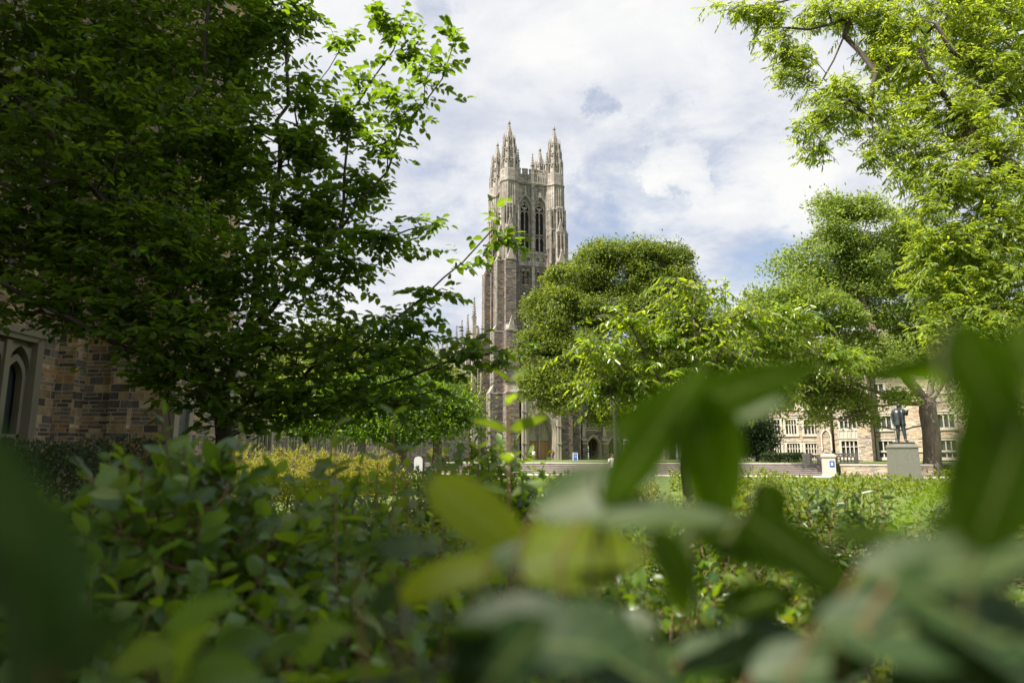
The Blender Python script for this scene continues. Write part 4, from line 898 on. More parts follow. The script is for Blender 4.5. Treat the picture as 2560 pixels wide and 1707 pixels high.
L1 = [(150, 120, 7.4, 260, 230, 1.4, 0.7), (400, 150, 7.4, 230, 220, 1.2, 0.7), (300, 420, 7, 300, 220, 1.4, 0.8), (100, 600, 6.5, 200, 130), (420, 650, 6.6, 260, 170), (180, 760, 6.3, 200, 70), (480, 840, 6.4, 240, 110), (780, 870, 6.5, 210, 90), (1000, 905, 6.4, 150, 50), (1190, 890, 6.2, 90, 32), (990, 815, 6.4, 90, 36),
      (1080, 740, 6.2, 60, 26), (1170, 660, 6.05, 42, 26), (1240, 585, 5.9, 28, 32), (600, 980, 6.5, 220, 60), (820, 1010, 6.4, 170, 45), (1000, 985, 6.3, 120, 35), (640, 1045, 6.4, 120, 30), (400, 950, 6.5, 70, 40), (-150, 300, 6.8, 200, 300), (-150, 700, 6.3, 150, 120), (300, -180, 7.4, 350, 120), (600, -120, 7.4, 200, 90)]
D_ = lambda w, *ls: [(u, v, y, ru, rv, 0.75 * ru * y / FPX, w) for (u, v, y, ru, rv) in ls]
L1 += D_(0.75, (610, 130, 7.4, 140, 180), (590, 400, 7.1, 180, 200), (690, 700, 6.7, 190, 140))
L1 += D_(1.6, (700, 60, 7.2, 80, 80), (760, 540, 6.9, 120, 110), (750, 250, 7.1, 45, 100), (740, 380, 7, 80, 80), (850, 660, 6.7, 75, 55), (960, 600, 6.5, 75, 32), (1060, 560, 6.3, 40, 16), (885, 470, 6.8, 60, 55), (955, 370, 6.5, 42, 48), (1010, 265, 6.4, 42, 42), (1080, 180, 6.3, 38, 42), (1125, 100, 6.2, 26, 28))
L1 += D_(1.6, (865, 300, 6.75, 18, 60), (905, 200, 6.65, 25, 25), (985, 60, 6.6, 40, 32), (1010, 130, 6.6, 25, 25), (850, 120, 7, 25, 25))
pts = fill(L1, 3900, 0.5, 0.9); LV = Leaves(); tw = []
tips = W.grow(pts, 0.18, 0.12, 0.3, 0.012)
dirs = nrm(tips * np.array((1, 1, 0.55)) + rng.normal(0, 0.35, tips.shape) * np.array((1, 1, 0.4)))
sprays(LV, pts - dirs * 0.06, dirs, 0.30, 8, 0.102, 0.60, 55, 0.10, 0.9, 0.28, 0.15, 0.8, tw)
node = np.array(W.P); sel = rng.choice(len(node), 5200); jit_ = rng.normal(0, 0.09, (5200, 3)); dd = nrm(rng.normal(0, 1, (5200, 3)) * np.array((1, 1, 0.35)))
pu = 1280 + FPX * (node[sel] - CAMP)[:, 0] / ((node[sel] - CAMP) @ CF); ok = (node[sel][:, 2] > 1.6) & ((pu < 640) | (pu > 780) | (node[sel][:, 2] < 2.6))
sprays(LV, (node[sel] + jit_)[ok], dd[ok], 0.18, 4, 0.095, 0.62, 55, 0.1, 0.9, 0.3, 0.15, 0.85)
W.build('trunk', M['bark_dark'], tr, 0.085, 0.0035, base, 0.0, 1.3, tw); LV.build('crown', M['leaf_dogwood'], tr, 1, 0.3, 0.14, base)

# ---- the bright narrow-leaved tree overhanging from the right
base = np.array((13.2, 11.5, 0.0))
tr = tree_root('willow_oak_tree', 'bright sunlit tree with narrow leaves hanging in from the top right corner', base)
W = Wood(base); W.limb([base, (13.1, 11.5, 3.0), (12.8, 11.4, 6.5), (12.4, 11.3, 10)], 0.5, 0.03)
for pts in (((2830, 520, 11.3), (2700, 250, 11.3), (2560, 225, 11), (2480, 255, 10.8), (2390, 290, 10.6)), ((2390, 290, 10.6), (2370, 250, 10.4), (2330, 200, 10.3), (2300, 120, 10.2)),
            ((2390, 290, 10.6), (2420, 330, 10.4), (2430, 370, 10.3), (2480, 390, 10.2), (2530, 420, 10.1)), ((2850, 300, 11.3), (2700, 100, 11.5), (2540, 50, 11.5), (2330, -20, 11.5), (2200, 0, 11.3), (2130, 40, 11.2), (2110, 90, 11), (2085, 150, 10.9), (2050, 215, 10.8)),
            ((2130, 40, 11.2), (2080, 60, 11), (2020, 75, 10.9), (1970, 70, 10.8)), ((2200, 0, 11.3), (2050, -20, 11.2), (1940, 10, 11), (1830, 20, 10.8)), ((2560, 140, 11), (2490, 170, 10.8), (2440, 160, 10.7), (2380, 130, 10.6), (2340, 60, 10.6)),
            ((2700, 560, 10.5), (2560, 440, 10.2), (2460, 430, 10.1), (2400, 400, 10), (2360, 400, 10)), ((2800, 700, 10.5), (2600, 640, 10.2), (2480, 600, 10), (2390, 590, 9.9), (2330, 560, 9.9)), ((2850, 900, 10.5), (2660, 820, 10), (2520, 770, 9.8), (2400, 780, 9.7), (2350, 860, 9.7)),
            ((2110, 90, 11), (2150, 130, 10.9), (2190, 180, 10.7), (2180, 260, 10.5), (2180, 300, 10.4), (2120, 250, 10.4), (2060, 300, 10.3)), ((2180, 300, 10.4), (2185, 340, 10.3), (2180, 380, 10.3))):
    W.limb(tl(*pts), 0.3, 0.02)
L2 = [(1800, 12, 10.8, 35, 14), (1870, 22, 10.9, 45, 22), (1925, 40, 10.9, 55, 40), (1945, 105, 10.8, 40, 35), (1990, 150, 10.8, 45, 35), (1960, 190, 10.7, 25, 25), (2015, 195, 10.8, 35, 20), (2055, 30, 11, 65, 35), (2150, 40, 11.1, 70, 45), (2230, 80, 11, 80, 70), (2200, 150, 10.9, 50, 45), (2280, 180, 10.7, 90, 80), (2030, 245, 10.6, 32, 24), (2085, 240, 10.6, 45, 35),
      (2070, 285, 10.4, 50, 32), (2015, 325, 10.3, 35, 28), (2045, 370, 10.3, 30, 25), (2130, 225, 10.6, 50, 35), (2150, 280, 10.5, 45, 28), (2270, 270, 10.5, 85, 60), (2185, 390, 10.3, 22, 22), (2150, 335, 10.3, 20, 15), (2230, 340, 10.4, 65, 50), (2300, 390, 10.3, 80, 60), (2420, 60, 11, 150, 110), (2480, 180, 10.8, 120, 100), (2400, 290, 10.5, 90, 70), (2470, 360, 10.3, 100, 80),
      (2360, 460, 10.1, 100, 60), (2470, 480, 10, 110, 80), (2320, 520, 9.9, 60, 45), (2500, 580, 10, 120, 90), (2390, 600, 9.9, 100, 65), (2320, 640, 9.9, 45, 45), (2480, 700, 9.9, 130, 90), (2390, 740, 9.8, 80, 60), (2440, 830, 9.7, 120, 70), (2540, 830, 9.7, 80, 70), (2350, 830, 9.7, 45, 40), (2300, 700, 9.9, 30, 40), (2260, 440, 10.2, 40, 30), (2650, 200, 11, 120, 250), (2660, 600, 10.2, 110, 250), (2500, -80, 11.2, 300, 60), (2480, 930, 9.8, 110, 60), (2390, 900, 9.8, 60, 35)]
pts = fill(L2, 3700, 0.5, 1.5); LV = Leaves(); tw = []
tips = W.grow(pts, 0.25, 0.1, 0.3, 0.02)
dirs = nrm(tips * np.array((1, 1, 0.6)) + rng.normal(0, 0.45, tips.shape) - UPV * 0.1)
sprays(LV, pts - dirs * 0.15, dirs, 0.36, 13, 0.105, 0.28, 50, 0.12, 0.45, 0.2, 0.42, 0.85, tw)
sprays(LV, pts - dirs * 0.1 + rng.normal(0, 0.1, pts.shape), nrm(dirs + rng.normal(0, 0.7, dirs.shape)), 0.28, 11, 0.10, 0.28, 52, 0.12, 0.45, 0.22, 0.45, 0.85)
W.build('trunk', M['bark_dark'], tr, 0.21, 0.0035, base, 0, 1.2, tw); LV.build('crown', M['leaf_willow'], tr, 1, 0.3, 0.1, base)

# ---- the young arching tree right of the middle
base = at(1715, 1140, 7.2); base[2] = 0
tr = tree_root('cherry_tree', 'small sunlit tree with arching sprays of pointed leaves behind the lamp post', base)
W = Wood(base); W.limb([base, at(1712, 1150, 7.2), at(1715, 1080, 7.2)], 0.15, 0.01)
ends = [((1680, 1000), (1620, 900), (1580, 820), (1530, 770)), ((1700, 1000), (1690, 900), (1660, 830), (1620, 800)), ((1715, 1000), (1745, 900), (1735, 800), (1715, 720), (1690, 695)), ((1735, 800), (1770, 740), (1795, 728)), ((1720, 1000), (1790, 900), (1830, 820), (1880, 775)), ((1725, 1010), (1850, 920), (1930, 840), (1990, 775), (2030, 758)), ((1680, 1010), (1570, 920), (1500, 880), (1430, 875)),
        ((1735, 1030), (1880, 960), (1990, 900), (2080, 870), (2150, 890)), ((1680, 1030), (1560, 980), (1490, 960)), ((1900, 860), (1980, 840), (2020, 830)), ((1560, 900), (1500, 830), (1490, 790), (1560, 785)), ((1830, 820), (1850, 790), (1830, 765))]
for j, e in enumerate(ends): W.limb([at(u, v, 7.2 + (k + 1) * (0.12 if j % 2 else -0.14)) for k, (u, v) in enumerate(e)], 0.15, 0.01)
L3 = [(1705, 708, 6.9, 65, 22), (1790, 733, 6.9, 40, 18), (1740, 850, 6.9, 70, 40), (1690, 800, 7.0, 60, 35), (2000, 780, 7.1, 60, 20), (2110, 895, 7.2, 60, 22), (1560, 795, 6.8, 70, 30), (1500, 870, 6.8, 70, 40), (1640, 850, 7, 90, 55), (1760, 820, 7, 70, 45), (1870, 790, 7, 70, 35), (1960, 778, 7.1, 60, 22), (1600, 940, 7, 120, 60), (1800, 900, 7.1, 120, 60), (1940, 860, 7.2, 80, 45), (2070, 880, 7.2, 80, 26), (1510, 960, 6.9, 60, 45), (1440, 878, 6.7, 35, 14), (2000, 815, 7.1, 40, 18), (1700, 990, 7.1, 150, 50), (1880, 965, 7.2, 120, 45), (1740, 770, 6.9, 30, 40)]
pts = fill(L3, 760, 0.6, 0.9); LV = Leaves(); tw = []
tips = W.grow(pts, 0.14, 0.2, 0.2, 0.008)
dirs = nrm(tips * np.array((1, 1, 0.5)) + rng.normal(0, 0.35, tips.shape) * np.array((1, 1, 0.5)) + UPV * 0.1)
sprays(LV, pts - dirs * 0.12, dirs, 0.42, 12, 0.085, 0.40, 62, 0.35, 0.55, 0.25, 0.45, 0.75, tw)
W.build('trunk', M['bark'], tr, 0.05, 0.003, base, 0, 1.2, tw); LV.build('crown', M['leaf_cherry'], tr, 1, 0.35, 0.2, base)

# ---- the wide old tree behind the statue
base = at(2330, 1140, 55); base[2] = 0
tr = tree_root('shade_tree', 'wide old shade tree with open crown and long limbs behind the statue', base)
W = Wood(base); W.limb([base, *tl((2325, 1060, 55), (2318, 1008, 55))], 0.6, 0.04)
for pts in (((2318, 1008, 55), (2270, 950, 55), (2190, 840, 55), (2160, 760, 55.5), (2120, 680, 56), (2105, 600, 56), (2100, 540, 56)), ((2270, 950, 55), (2180, 880, 53), (2100, 820, 59.5), (2030, 800, 58.5), (1960, 790, 58.5)), ((2318, 1010, 55), (2250, 1008, 59.5), (2180, 1015, 57.5), (2110, 1050, 56.5), (2040, 1040, 56.5)),
            ((2322, 1062, 55), (2250, 1075, 59.5), (2190, 1065, 58.5), (2150, 1045, 57.5), (2100, 1050, 57.5)), ((2320, 1000, 55), (2340, 900, 56), (2300, 780, 57), (2240, 660, 58), (2225, 610, 58)), ((2325, 1005, 55), (2390, 900, 56), (2440, 780, 57), (2450, 680, 57)), ((2190, 840, 55), (2130, 790, 57), (2060, 720, 58), (1990, 670, 58)),
            ((2250, 1000, 59.5), (2140, 960, 57.5), (2040, 930, 56.5), (1960, 930, 56.5)), ((2120, 680, 56), (2150, 620, 55), (2165, 560, 55)), ((2140, 700, 56), (2060, 620, 55), (2040, 570, 55)), ((2330, 1010, 55), (2420, 990, 54), (2500, 940, 53))):
    W.limb(tl(*pts), 0.7, 0.05)
L4 = [(2080, 535, 56, 50, 35), (2135, 520, 56, 42, 32), (2040, 562, 55, 50, 28), (2185, 548, 56, 32, 22), (2025, 622, 55, 50, 32), (2100, 620, 56, 55, 45), (2170, 640, 57, 50, 45), (1970, 672, 56, 45, 28), (2030, 705, 56, 55, 35), (2110, 720, 57, 60, 40), (2225, 640, 58, 50, 50), (2250, 720, 58, 65, 50), (1958, 742, 53, 40, 20), (2030, 770, 53, 55, 28), (1890, 742, 54, 28, 26), (1905, 785, 53, 38, 28), (2190, 800, 57, 65, 38), (2285, 820, 57, 75, 50), (2350, 700, 58, 75, 70), (2010, 850, 59.5, 60, 24),
      (1960, 900, 58.5, 65, 30), (2060, 885, 53, 50, 24), (2050, 965, 57.5, 80, 30), (1985, 1005, 57.0, 60, 38), (2040, 1045, 57.0, 42, 36), (2120, 985, 58.5, 55, 22), (2200, 925, 54, 55, 26), (2235, 1000, 54, 50, 18), (2140, 1030, 58.0, 32, 14), (1925, 965, 57.5, 40, 30), (2350, 900, 57, 70, 45), (2450, 850, 57, 80, 75), (2430, 700, 58, 75, 80), (2500, 930, 54, 70, 45), (2180, 1075, 58.0, 25, 18), (1880, 880, 58.5, 35, 25)]
L4 += [(2260, 575, 58, 55, 42), (2320, 630, 58, 65, 55), (1940, 790, 55, 50, 36), (1995, 740, 55, 55, 40), (2380, 800, 58, 75, 60), (2150, 860, 56, 60, 40), (2150, 700, 56, 70, 60), (2080, 790, 54, 80, 50), (2000, 930, 58.5, 80, 45), (2120, 900, 53, 70, 45), (1930, 830, 53, 50, 35), (2260, 890, 56, 60, 45), (1860, 820, 53, 30, 24), (2080, 1000, 57.5, 70, 35), (1900, 930, 58.5, 45, 30)]
LV = Leaves(); pts = puffs(LV, L4, 560, 300, 1.55, 0.27, 0.55, 0.9, 0.36, 4.2, 0.12); W.grow(np.concatenate([pts, pts + rng.normal(0, 0.6, pts.shape)]), 0.8, 0.1, 0.25, 0.08)
W.build('trunk', M['bark'], tr, 0.66, 0.016, base, 0.014, 1.35); LV.build('crown', M['leaf_elm'], tr, 0, 0.2, 0.1, base)

# ---- the dense oak right of the tower
base = at(1610, 1140, 74); base[2] = TER
tr = tree_root('oak_tree', 'dense rounded oak with yellow green tips growing right beside the tower', base)
W = Wood(base); W.limb([base, *tl((1610, 1090, 74), (1605, 1060, 74))], 0.8, 0.05)
for pts in (((1605, 1060, 74), (1600, 950, 74), (1590, 800, 74), (1580, 680, 74)), ((1605, 1060, 74), (1520, 960, 72), (1440, 860, 71), (1390, 790, 71)), ((1608, 1060, 74), (1680, 950, 75), (1710, 820, 75), (1720, 740, 75)), ((1605, 1062, 74), (1480, 1055, 70), (1400, 1020, 69), (1350, 980, 69)), ((1600, 1000, 74), (1500, 860, 75), (1480, 740, 75)), ((1608, 1050, 74), (1700, 1010, 73), (1750, 960, 73))):
    W.limb(tl(*pts), 0.9, 0.06)
L5 = [(1550, 648, 75, 80, 26), (1640, 650, 75, 50, 24), (1390, 1015, 69, 40, 24), (1500, 660, 75, 65, 30), (1590, 645, 75, 60, 22), (1690, 655, 75, 32, 35), (1435, 705, 74, 65, 40), (1560, 710, 75, 90, 50), (1660, 720, 75, 65, 50), (1735, 745, 75, 38, 45), (1375, 765, 72, 60, 40), (1480, 790, 73, 85, 55), (1620, 800, 74, 90, 60), (1720, 830, 75, 65, 55), (1362, 850, 70.5, 48, 52), (1440, 900, 70.5, 75, 55), (1560, 910, 72, 100, 65), (1690, 930, 74, 75, 55), (1380, 960, 69.5, 65, 50), (1460, 1012, 70, 75, 42), (1555, 1035, 71, 60, 28), (1330, 905, 70, 22, 36), (1640, 1000, 73, 85, 38), (1345, 990, 69.5, 30, 28), (1500, 1055, 69.5, 30, 14)]
LV = Leaves(); pts = puffs(LV, L5, 360, 430, 1.9, 0.31, 0.5, 0.85, 0.25, 4.6, 0.12); puffs(LV, L5, 420, 100, 0.85, 0.27, 0.5, 1.6, 0.03, 4.6, 0.3); W.grow(pts, 1.0, 0.1, 0.25, 0.1)
W.build('trunk', M['bark'], tr, 0.6, 0.025, base, 0.03, 1.3); LV.build('crown', M['leaf_oak'], tr, 0, 0.2, 0.1, base)

# ---- further trees
def far_tree(name, label, base_u, y, z0, lobes, n, per, rad, leaf, m, group=None, r=0.35, bark='bark', ratio=0.55):
    base = at(base_u, 1140, y); base[2] = z0; tr = tree_root(name, label, base, group); W = Wood(base)
    C, R = lobes3(lobes); cz = C[:, 2].min()
    W.limb([base, base + np.array((0.1, 0, max(1.0, (cz - z0) * 0.6)))], 0.6, 0.03)
    top = np.array(W.P[-1])
    for c in C: W.limb([top, (top + c) / 2 + rng.normal(0, 0.15, 3) + UPV * 0.2, c], 0.7, 0.05)
    pts = fill(lobes, n, 0.4, z0 + 0.5); W.grow(pts, 0.7, 0.1, 0.25, 0.05); LV = Leaves(); clumps(LV, pts, per, rad, leaf, ratio, updir=0.5)
    W.build('trunk', M[bark], tr, r, 0.015, base, 0.02, 1.25); LV.build('crown', m, tr, 0, 0.2, 0.1, base); return tr
far_tree('maple_tree', 'mid green bushy tree standing left of the chapel porch beside a lamp post', 1090, 52, 0.0, [(1080, 935, 52, 60, 40), (1130, 980, 51, 60, 50), (1050, 980, 52, 90, 55), (1000, 900, 53, 90, 45), (1160, 1020, 51, 40, 40), (1080, 1050, 51, 80, 36)], 420, 70, 0.9, 0.22, M['leaf_oak'])
far_tree('maple_tree', 'loose sunlit tree seen through the gaps of the dark leafy tree', 900, 40, 0.0, [(900, 900, 40, 110, 60), (830, 960, 39, 100, 60), (980, 980, 40, 90, 60), (760, 900, 41, 90, 60), (920, 1050, 39, 110, 36), (700, 980, 39, 80, 60), (840, 850, 41, 80, 40)], 420, 60, 0.8, 0.2, M['leaf_oak'], r=0.25)
far_tree('maple_tree', 'dark green low crowned tree behind the light green shoots, left of the slim lamp post', 1000, 28, 0.0, [(1000, 975, 28, 110, 50), (1110, 1010, 27.5, 70, 45), (880, 1000, 28, 100, 55), (1050, 1060, 27.5, 110, 32), (1165, 1050, 27.5, 30, 26), (780, 1040, 28, 90, 40), (920, 1065, 27.5, 100, 28)], 360, 60, 0.6, 0.17, M['leaf_dogwood'], r=0.16)
far_tree('maple_tree', 'dark green tree in the gap between the oak and the wide shade tree', 1835, 96, TER, [(1830, 800, 96, 50, 40), (1800, 860, 95, 60, 50), (1860, 880, 96, 60, 50), (1830, 960, 95, 80, 50), (1760, 950, 96, 60, 60), (1900, 980, 96, 50, 45), (1780, 1040, 95, 70, 40), (1870, 1050, 95, 60, 35)], 420, 60, 1.4, 0.4, M['leaf_oak'], r=0.45)
far_tree('magnolia_tree', 'dark glossy round magnolia before the left end of the sunlit hall', 1895, 78, TER, [(1895, 1075, 78, 40, 32), (1870, 1100, 78, 35, 26), (1920, 1095, 78, 28, 28), (1885, 1120, 78, 45, 20)], 300, 34, 0.7, 0.26, M['leaf_dark'], r=0.25)
far_tree('maple_tree', 'leafy tree seen through the arches behind the cloister arcade', 1560, 165, TER, [(1440, 1120, 165, 60, 26), (1520, 1120, 165, 60, 26), (1590, 1120, 165, 60, 26), (1500, 1085, 166, 90, 30), (1600, 1085, 166, 60, 30)], 420, 30, 1.3, 0.45, M['leaf_cherry'], r=0.4)
far_tree('maple_tree', 'green tree beyond the right end of the hall, under the overhanging boughs', 2560, 40, 0.0, [(2500, 960, 40, 80, 60), (2580, 900, 40, 90, 70), (2600, 1010, 39, 90, 50), (2450, 1010, 40, 60, 40)], 500, 30, 0.8, 0.22, M['leaf_elm'], r=0.3)

# ------------------------------------------------------------------ hedges and shrubs
def hedge(name, label, cat, pts, width, h, n, leaf, m, ratio=0.55, z0=0.0, rough=0.08, group=None, stems=True, bark='twig'):
    """clipped hedge along a ground line: leaves through its outer shell, stems inside"""
    pts = np.array(pts, float); o = pts[0]; root = thing(name, label, cat, (float(o[0]), float(o[1]), z0), 0, group)
    seg = np.linalg.norm(np.diff(pts, axis=0), axis=1); cum = np.concatenate([[0], np.cumsum(seg)])
    def along(s):
        i = np.clip(np.searchsorted(cum, s, side='right') - 1, 0, len(seg) - 1); f = ((s - cum[i]) / seg[i])[:, None]; d = (pts[i + 1] - pts[i]) / seg[i][:, None]
        return pts[i] + (pts[i + 1] - pts[i]) * f, np.stack([d[:, 1], -d[:, 0]], 1)
    s = rng.uniform(0, cum[-1], n); c, nr = along(s)
    wob = 1 + rough * (np.sin(s * 2.1) + np.sin(s * 5.3 + 1) + 0.6 * np.sin(s * 11.7)); q = rng.uniform(0, 1, n) ** 0.3
    face = rng.uniform(0, 1, n); per = 2 * h + width; side = np.where(face * per < h, -1, np.where(face * per < h + width, 0, 1)); t = rng.uniform(0, 1, n)
    lat = np.where(side == 0, (t - 0.5) * width, side * width / 2 * q) * wob; z = np.where(side == 0, h * (0.6 + 0.4 * q), h * t ** 0.8) * (0.5 + 0.5 * wob)
    r_ = 0.12 * h; z = np.where(np.abs(lat) > width * 0.38, np.minimum(z, h - r_ * rng.uniform(0.4, 1.4, n)), z) + rng.exponential(0.012, n)
    P = np.concatenate([c + nr * lat[:, None], (z0 + z)[:, None]], 1)
    outv = np.concatenate([nr * np.sign(lat)[:, None] * (side != 0)[:, None], (side == 0)[:, None] * 1.0 + 0.3], 1)
    LV = Leaves(); D = outv * 0.6 + rng.normal(0, 0.7, (n, 3)) + UPV * 0.35; Nn = outv * 0.5 + rng.normal(0, 0.7, (n, 3)) + UPV * 0.4
    L = leaf * rng.uniform(0.6, 1.3, n); LV.add(P, D, Nn, L, L * ratio); LV.build('foliage', m, root, 1, 0.3, 0.12, (o[0], o[1], z0))
    b = MB(); k = max(6, int(cum[-1] * 5)); ss = rng.uniform(0, cum[-1], k); cc, nn2 = along(ss)
    for i in range(k):
        p = np.array((*cc[i], z0)) - np.array((o[0], o[1], z0)); off = nn2[i] * rng.uniform(-0.4, 0.4) * width
        b.tube([p, p + np.array((off[0] * 0.6, off[1] * 0.6, h * 0.5)), p + np.array((off[0], off[1], h * 0.9))], [0.016, 0.012, 0.006], 4, cap=False)
    b.build('stems', M[bark], root); return root
def shrub(name, label, x, y, h, r, ns, leaf, m, ratio=0.6, n=7, tw_len=0.22, detail=1, bark='twig', z0=0.0, ang=55, hang=0.1, updir=0.9, jit=0.3, group=None, dome=0.55, fold=0.25, curl=0.15, profile='oval', inner=0, low=0.15, cat='shrub', droop=0.12, leaf_lo=None):
    """leafy shoots standing in a dome; a fraction low reaches down the sides"""
    root = thing(name, label, cat, (x, y, z0), 0, group); o = np.array((x, y, z0))
    d = rng.normal(0, 1, (ns, 3)); d[:, 2] = np.abs(d[:, 2]) * 1.0 + rng.uniform(-0.25, 0.1, ns); d = nrm(d); k = rng.uniform(0, 1, ns) ** 0.35
    c = np.array((0, 0, h * (1 - dome))); P = c + d * np.array((r, r, h * dome)) * k[:, None]; P[:, 2] = np.maximum(P[:, 2], h * low)
    P[:, 2] -= tw_len * 0.35; D = nrm(d * np.array((1, 1, 0.7)) + UPV * 0.45 + rng.normal(0, 0.25, (ns, 3)))
    LV = Leaves(); tw = []; sprays(LV, P, D, tw_len, n, leaf, ratio, ang, droop, min(updir, 0.5), max(jit, 0.45), hang, 0.72, tw)
    W = Wood((0, 0, 0.0)); W.limb([(0, 0, 0), (0.01, 0, h * 0.12)], 0.1)
    W.grow(P, 0.1, 0.1, 0.3, 0.006); W.build('stems', M[bark], root, 0.022, 0.0035, (0, 0, 0), 0, 1.0, tw)
    LV.build('foliage', m, root, detail, fold, curl, profile=profile); return root
H = lambda v, y: EYE - (v - 1140) / FPX * y * 1.0        # height that the photo's row v has at distance y (near eye level)
# clipped dark hedge under the left building, sunlit hedge on the right
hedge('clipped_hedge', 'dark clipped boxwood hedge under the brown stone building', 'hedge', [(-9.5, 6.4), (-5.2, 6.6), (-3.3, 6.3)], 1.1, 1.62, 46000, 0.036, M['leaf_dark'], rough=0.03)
hedge('clipped_hedge', 'long sunlit green hedge in front of the pavement and statue', 'hedge', [(2.2, 9.7), (6.5, 8.6), (11.5, 7.6)], 1.3, 1.24, 20000, 0.050, M['leaf_hedge'], rough=0.06)
hedge('clipped_hedge', 'sunlit green hedge crossing the middle before the lawn and golden shrubs', 'hedge', [(-5.0, 11.5), (-1.5, 10.2), (2.0, 9.6)], 1.2, 1.17, 15000, 0.05, M['leaf_hedge'], rough=0.1)
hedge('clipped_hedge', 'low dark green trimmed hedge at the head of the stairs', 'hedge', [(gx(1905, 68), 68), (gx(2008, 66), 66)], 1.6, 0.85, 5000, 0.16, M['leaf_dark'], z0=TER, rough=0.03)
# yellow green mounds across the lawn
YG = 'golden yellow shrubs on the lawn'
for (u, y, top, r, lab) in ((585, 17.5, 1110, 1.5, 'golden yellow shrub behind the trunk of the dark leafy tree'), (735, 18.0, 1114, 1.3, 'golden yellow shrub between the dark trunk and the smaller mounds'), (850, 17.0, 1120, 1.1, 'bright yellow green shrub in the middle of the golden row'), (945, 16.5, 1130, 0.75, 'last rounded golden shrub of the row towards the chapel'), (670, 15.0, 1156, 0.9, 'lower golden shrub in front of the golden row'), (1605, 8.3, 1196, 0.36, 'small bright yellow shrub below the blurred leaves and lamp post'), (1090, 70, 1118, 1.0, 'tiny orange yellow bush in front of the far hall')):
    z0 = 0.0 if y < 60 else TER; h = EYE - (top - 1140) / FPX * y - z0
    shrub('golden_shrub', lab, float(gx(u, y)), y, h, r, int(330 + 240 * r) if y > 9 else 260, 0.055 if y > 12 else 0.035, M['leaf_yellow'], 0.5, 9, 0.24 if y > 12 else 0.14, 1, z0=z0, group=YG, jit=0.45, updir=0.5, low=0.05)
# lit ground planting between the shrubs and the lawn
gc = thing('ground_cover', 'low sunlit green planting in the bed before the golden shrubs', 'planting', (-1.8, 7.6, 0)); n = 9000
P = np.stack([rng.uniform(-3.2, 3.4, n), rng.uniform(-2.2, 2.6, n), rng.uniform(0.1, 0.62, n)], 1); P[:, 2] *= 0.75 + 0.35 * np.sin(P[:, 0] * 2.3 + P[:, 1] * 1.4)
LV = Leaves(); L = 0.05 * rng.uniform(0.6, 1.3, n); LV.add(P, rng.normal(0, 1, (n, 3)) + UPV * 0.7, rng.normal(0, 0.8, (n, 3)) + UPV, L, L * 0.5); go = LV.build('ground_cover_leaves', M['leaf_hedge'], gc, 1, 0.3, 0.1)
gc['kind'] = 'stuff'; go['kind'] = 'stuff'
# middle distance shrubs
shrub('viburnum_shrub', 'rounded dark green viburnum in the middle in front of the chapel door', float(gx(1215, 4.7)), 4.7, 1.56, 0.64, 620, 0.078, M['leaf_round'], 0.62, 7, 0.2, 2)
shrub('glossy_shrub', 'glossy small leaved shrub glinting at the middle of the bed', float(gx(1050, 2.9)), 2.9, 1.24, 0.66, 950, 0.05, M['leaf_cherry'], 0.45, 9, 0.2, 1, jit=0.4)
shrub('glossy_shrub', 'glossy dark shrub with white glints beneath the big blurred leaf', float(gx(1370, 2.5)), 2.5, 1.12, 0.62, 800, 0.045, M['leaf_gloss'], 0.45, 9, 0.18, 1, jit=0.4)
shrub('glossy_shrub', 'narrow leaved glossy shrub standing before the sunlit hedge', float(gx(2090, 3.9)), 3.9, 1.27, 0.64, 520, 0.072, M['leaf_gloss'], 0.34, 9, 0.24, 1, jit=0.4, updir=0.5)
shrub('viburnum_shrub', 'round leaved dark shrub at the right under the pale blurred leaf', float(gx(1700, 3.1)), 3.1, 1.22, 0.6, 600, 0.06, M['leaf_round'], 0.62, 7, 0.2, 2)
shrub('viburnum_shrub', 'fresh green shrub in front of the hedge, right of the small tree trunk', float(gx(1850, 4.6)), 4.6, 1.28, 0.75, 560, 0.065, M['leaf_hedge'], 0.5, 8, 0.2, 1)
shrub('glossy_shrub', 'low dense dark shrub low down in the right of the bed', float(gx(1900, 2.1)), 2.1, 1.0, 0.62, 600, 0.042, M['leaf_gloss'], 0.48, 8, 0.16, 1, jit=0.4)
shrub('viburnum_shrub', 'leafy green shrub behind the tall light green shoots', float(gx(860, 4.6)), 4.6, 1.24, 0.7, 420, 0.07, M['leaf_shoot'], 0.5, 7, 0.22, 1)
shrub('glossy_shrub', 'tall green shrub at the far right end of the hedge', float(gx(2540, 6.4)), 6.2, 1.28, 0.8, 300, 0.06, M['leaf_hedge'], 0.5, 8, 0.22, 1, jit=0.4)
# the round leaved bush on the left and its nearer neighbours
shrub('viburnum_shrub', 'large round leaved dark green bush in front of the dark tree trunk', float(gx(470, 1.75)), 1.75, 1.515, 0.37, 480, 0.066, M['leaf_round'], 0.62, 7, 0.17, 5, fold=0.22, curl=0.16, dome=0.40, jit=0.42)
shrub('viburnum_shrub', 'leafy bush between the large round leaved bush and the glossy shrub', float(gx(850, 2.3)), 2.3, 1.38, 0.52, 480, 0.062, M['leaf_round'], 0.62, 7, 0.19, 4)
shrub('viburnum_shrub', 'near round leaved bush low at the left with yellow stems', float(gx(640, 1.08)), 1.08, 1.17, 0.42, 300, 0.062, M['leaf_round'], 0.66, 6, 0.17, 6, fold=0.25, curl=0.2, dome=0.4)
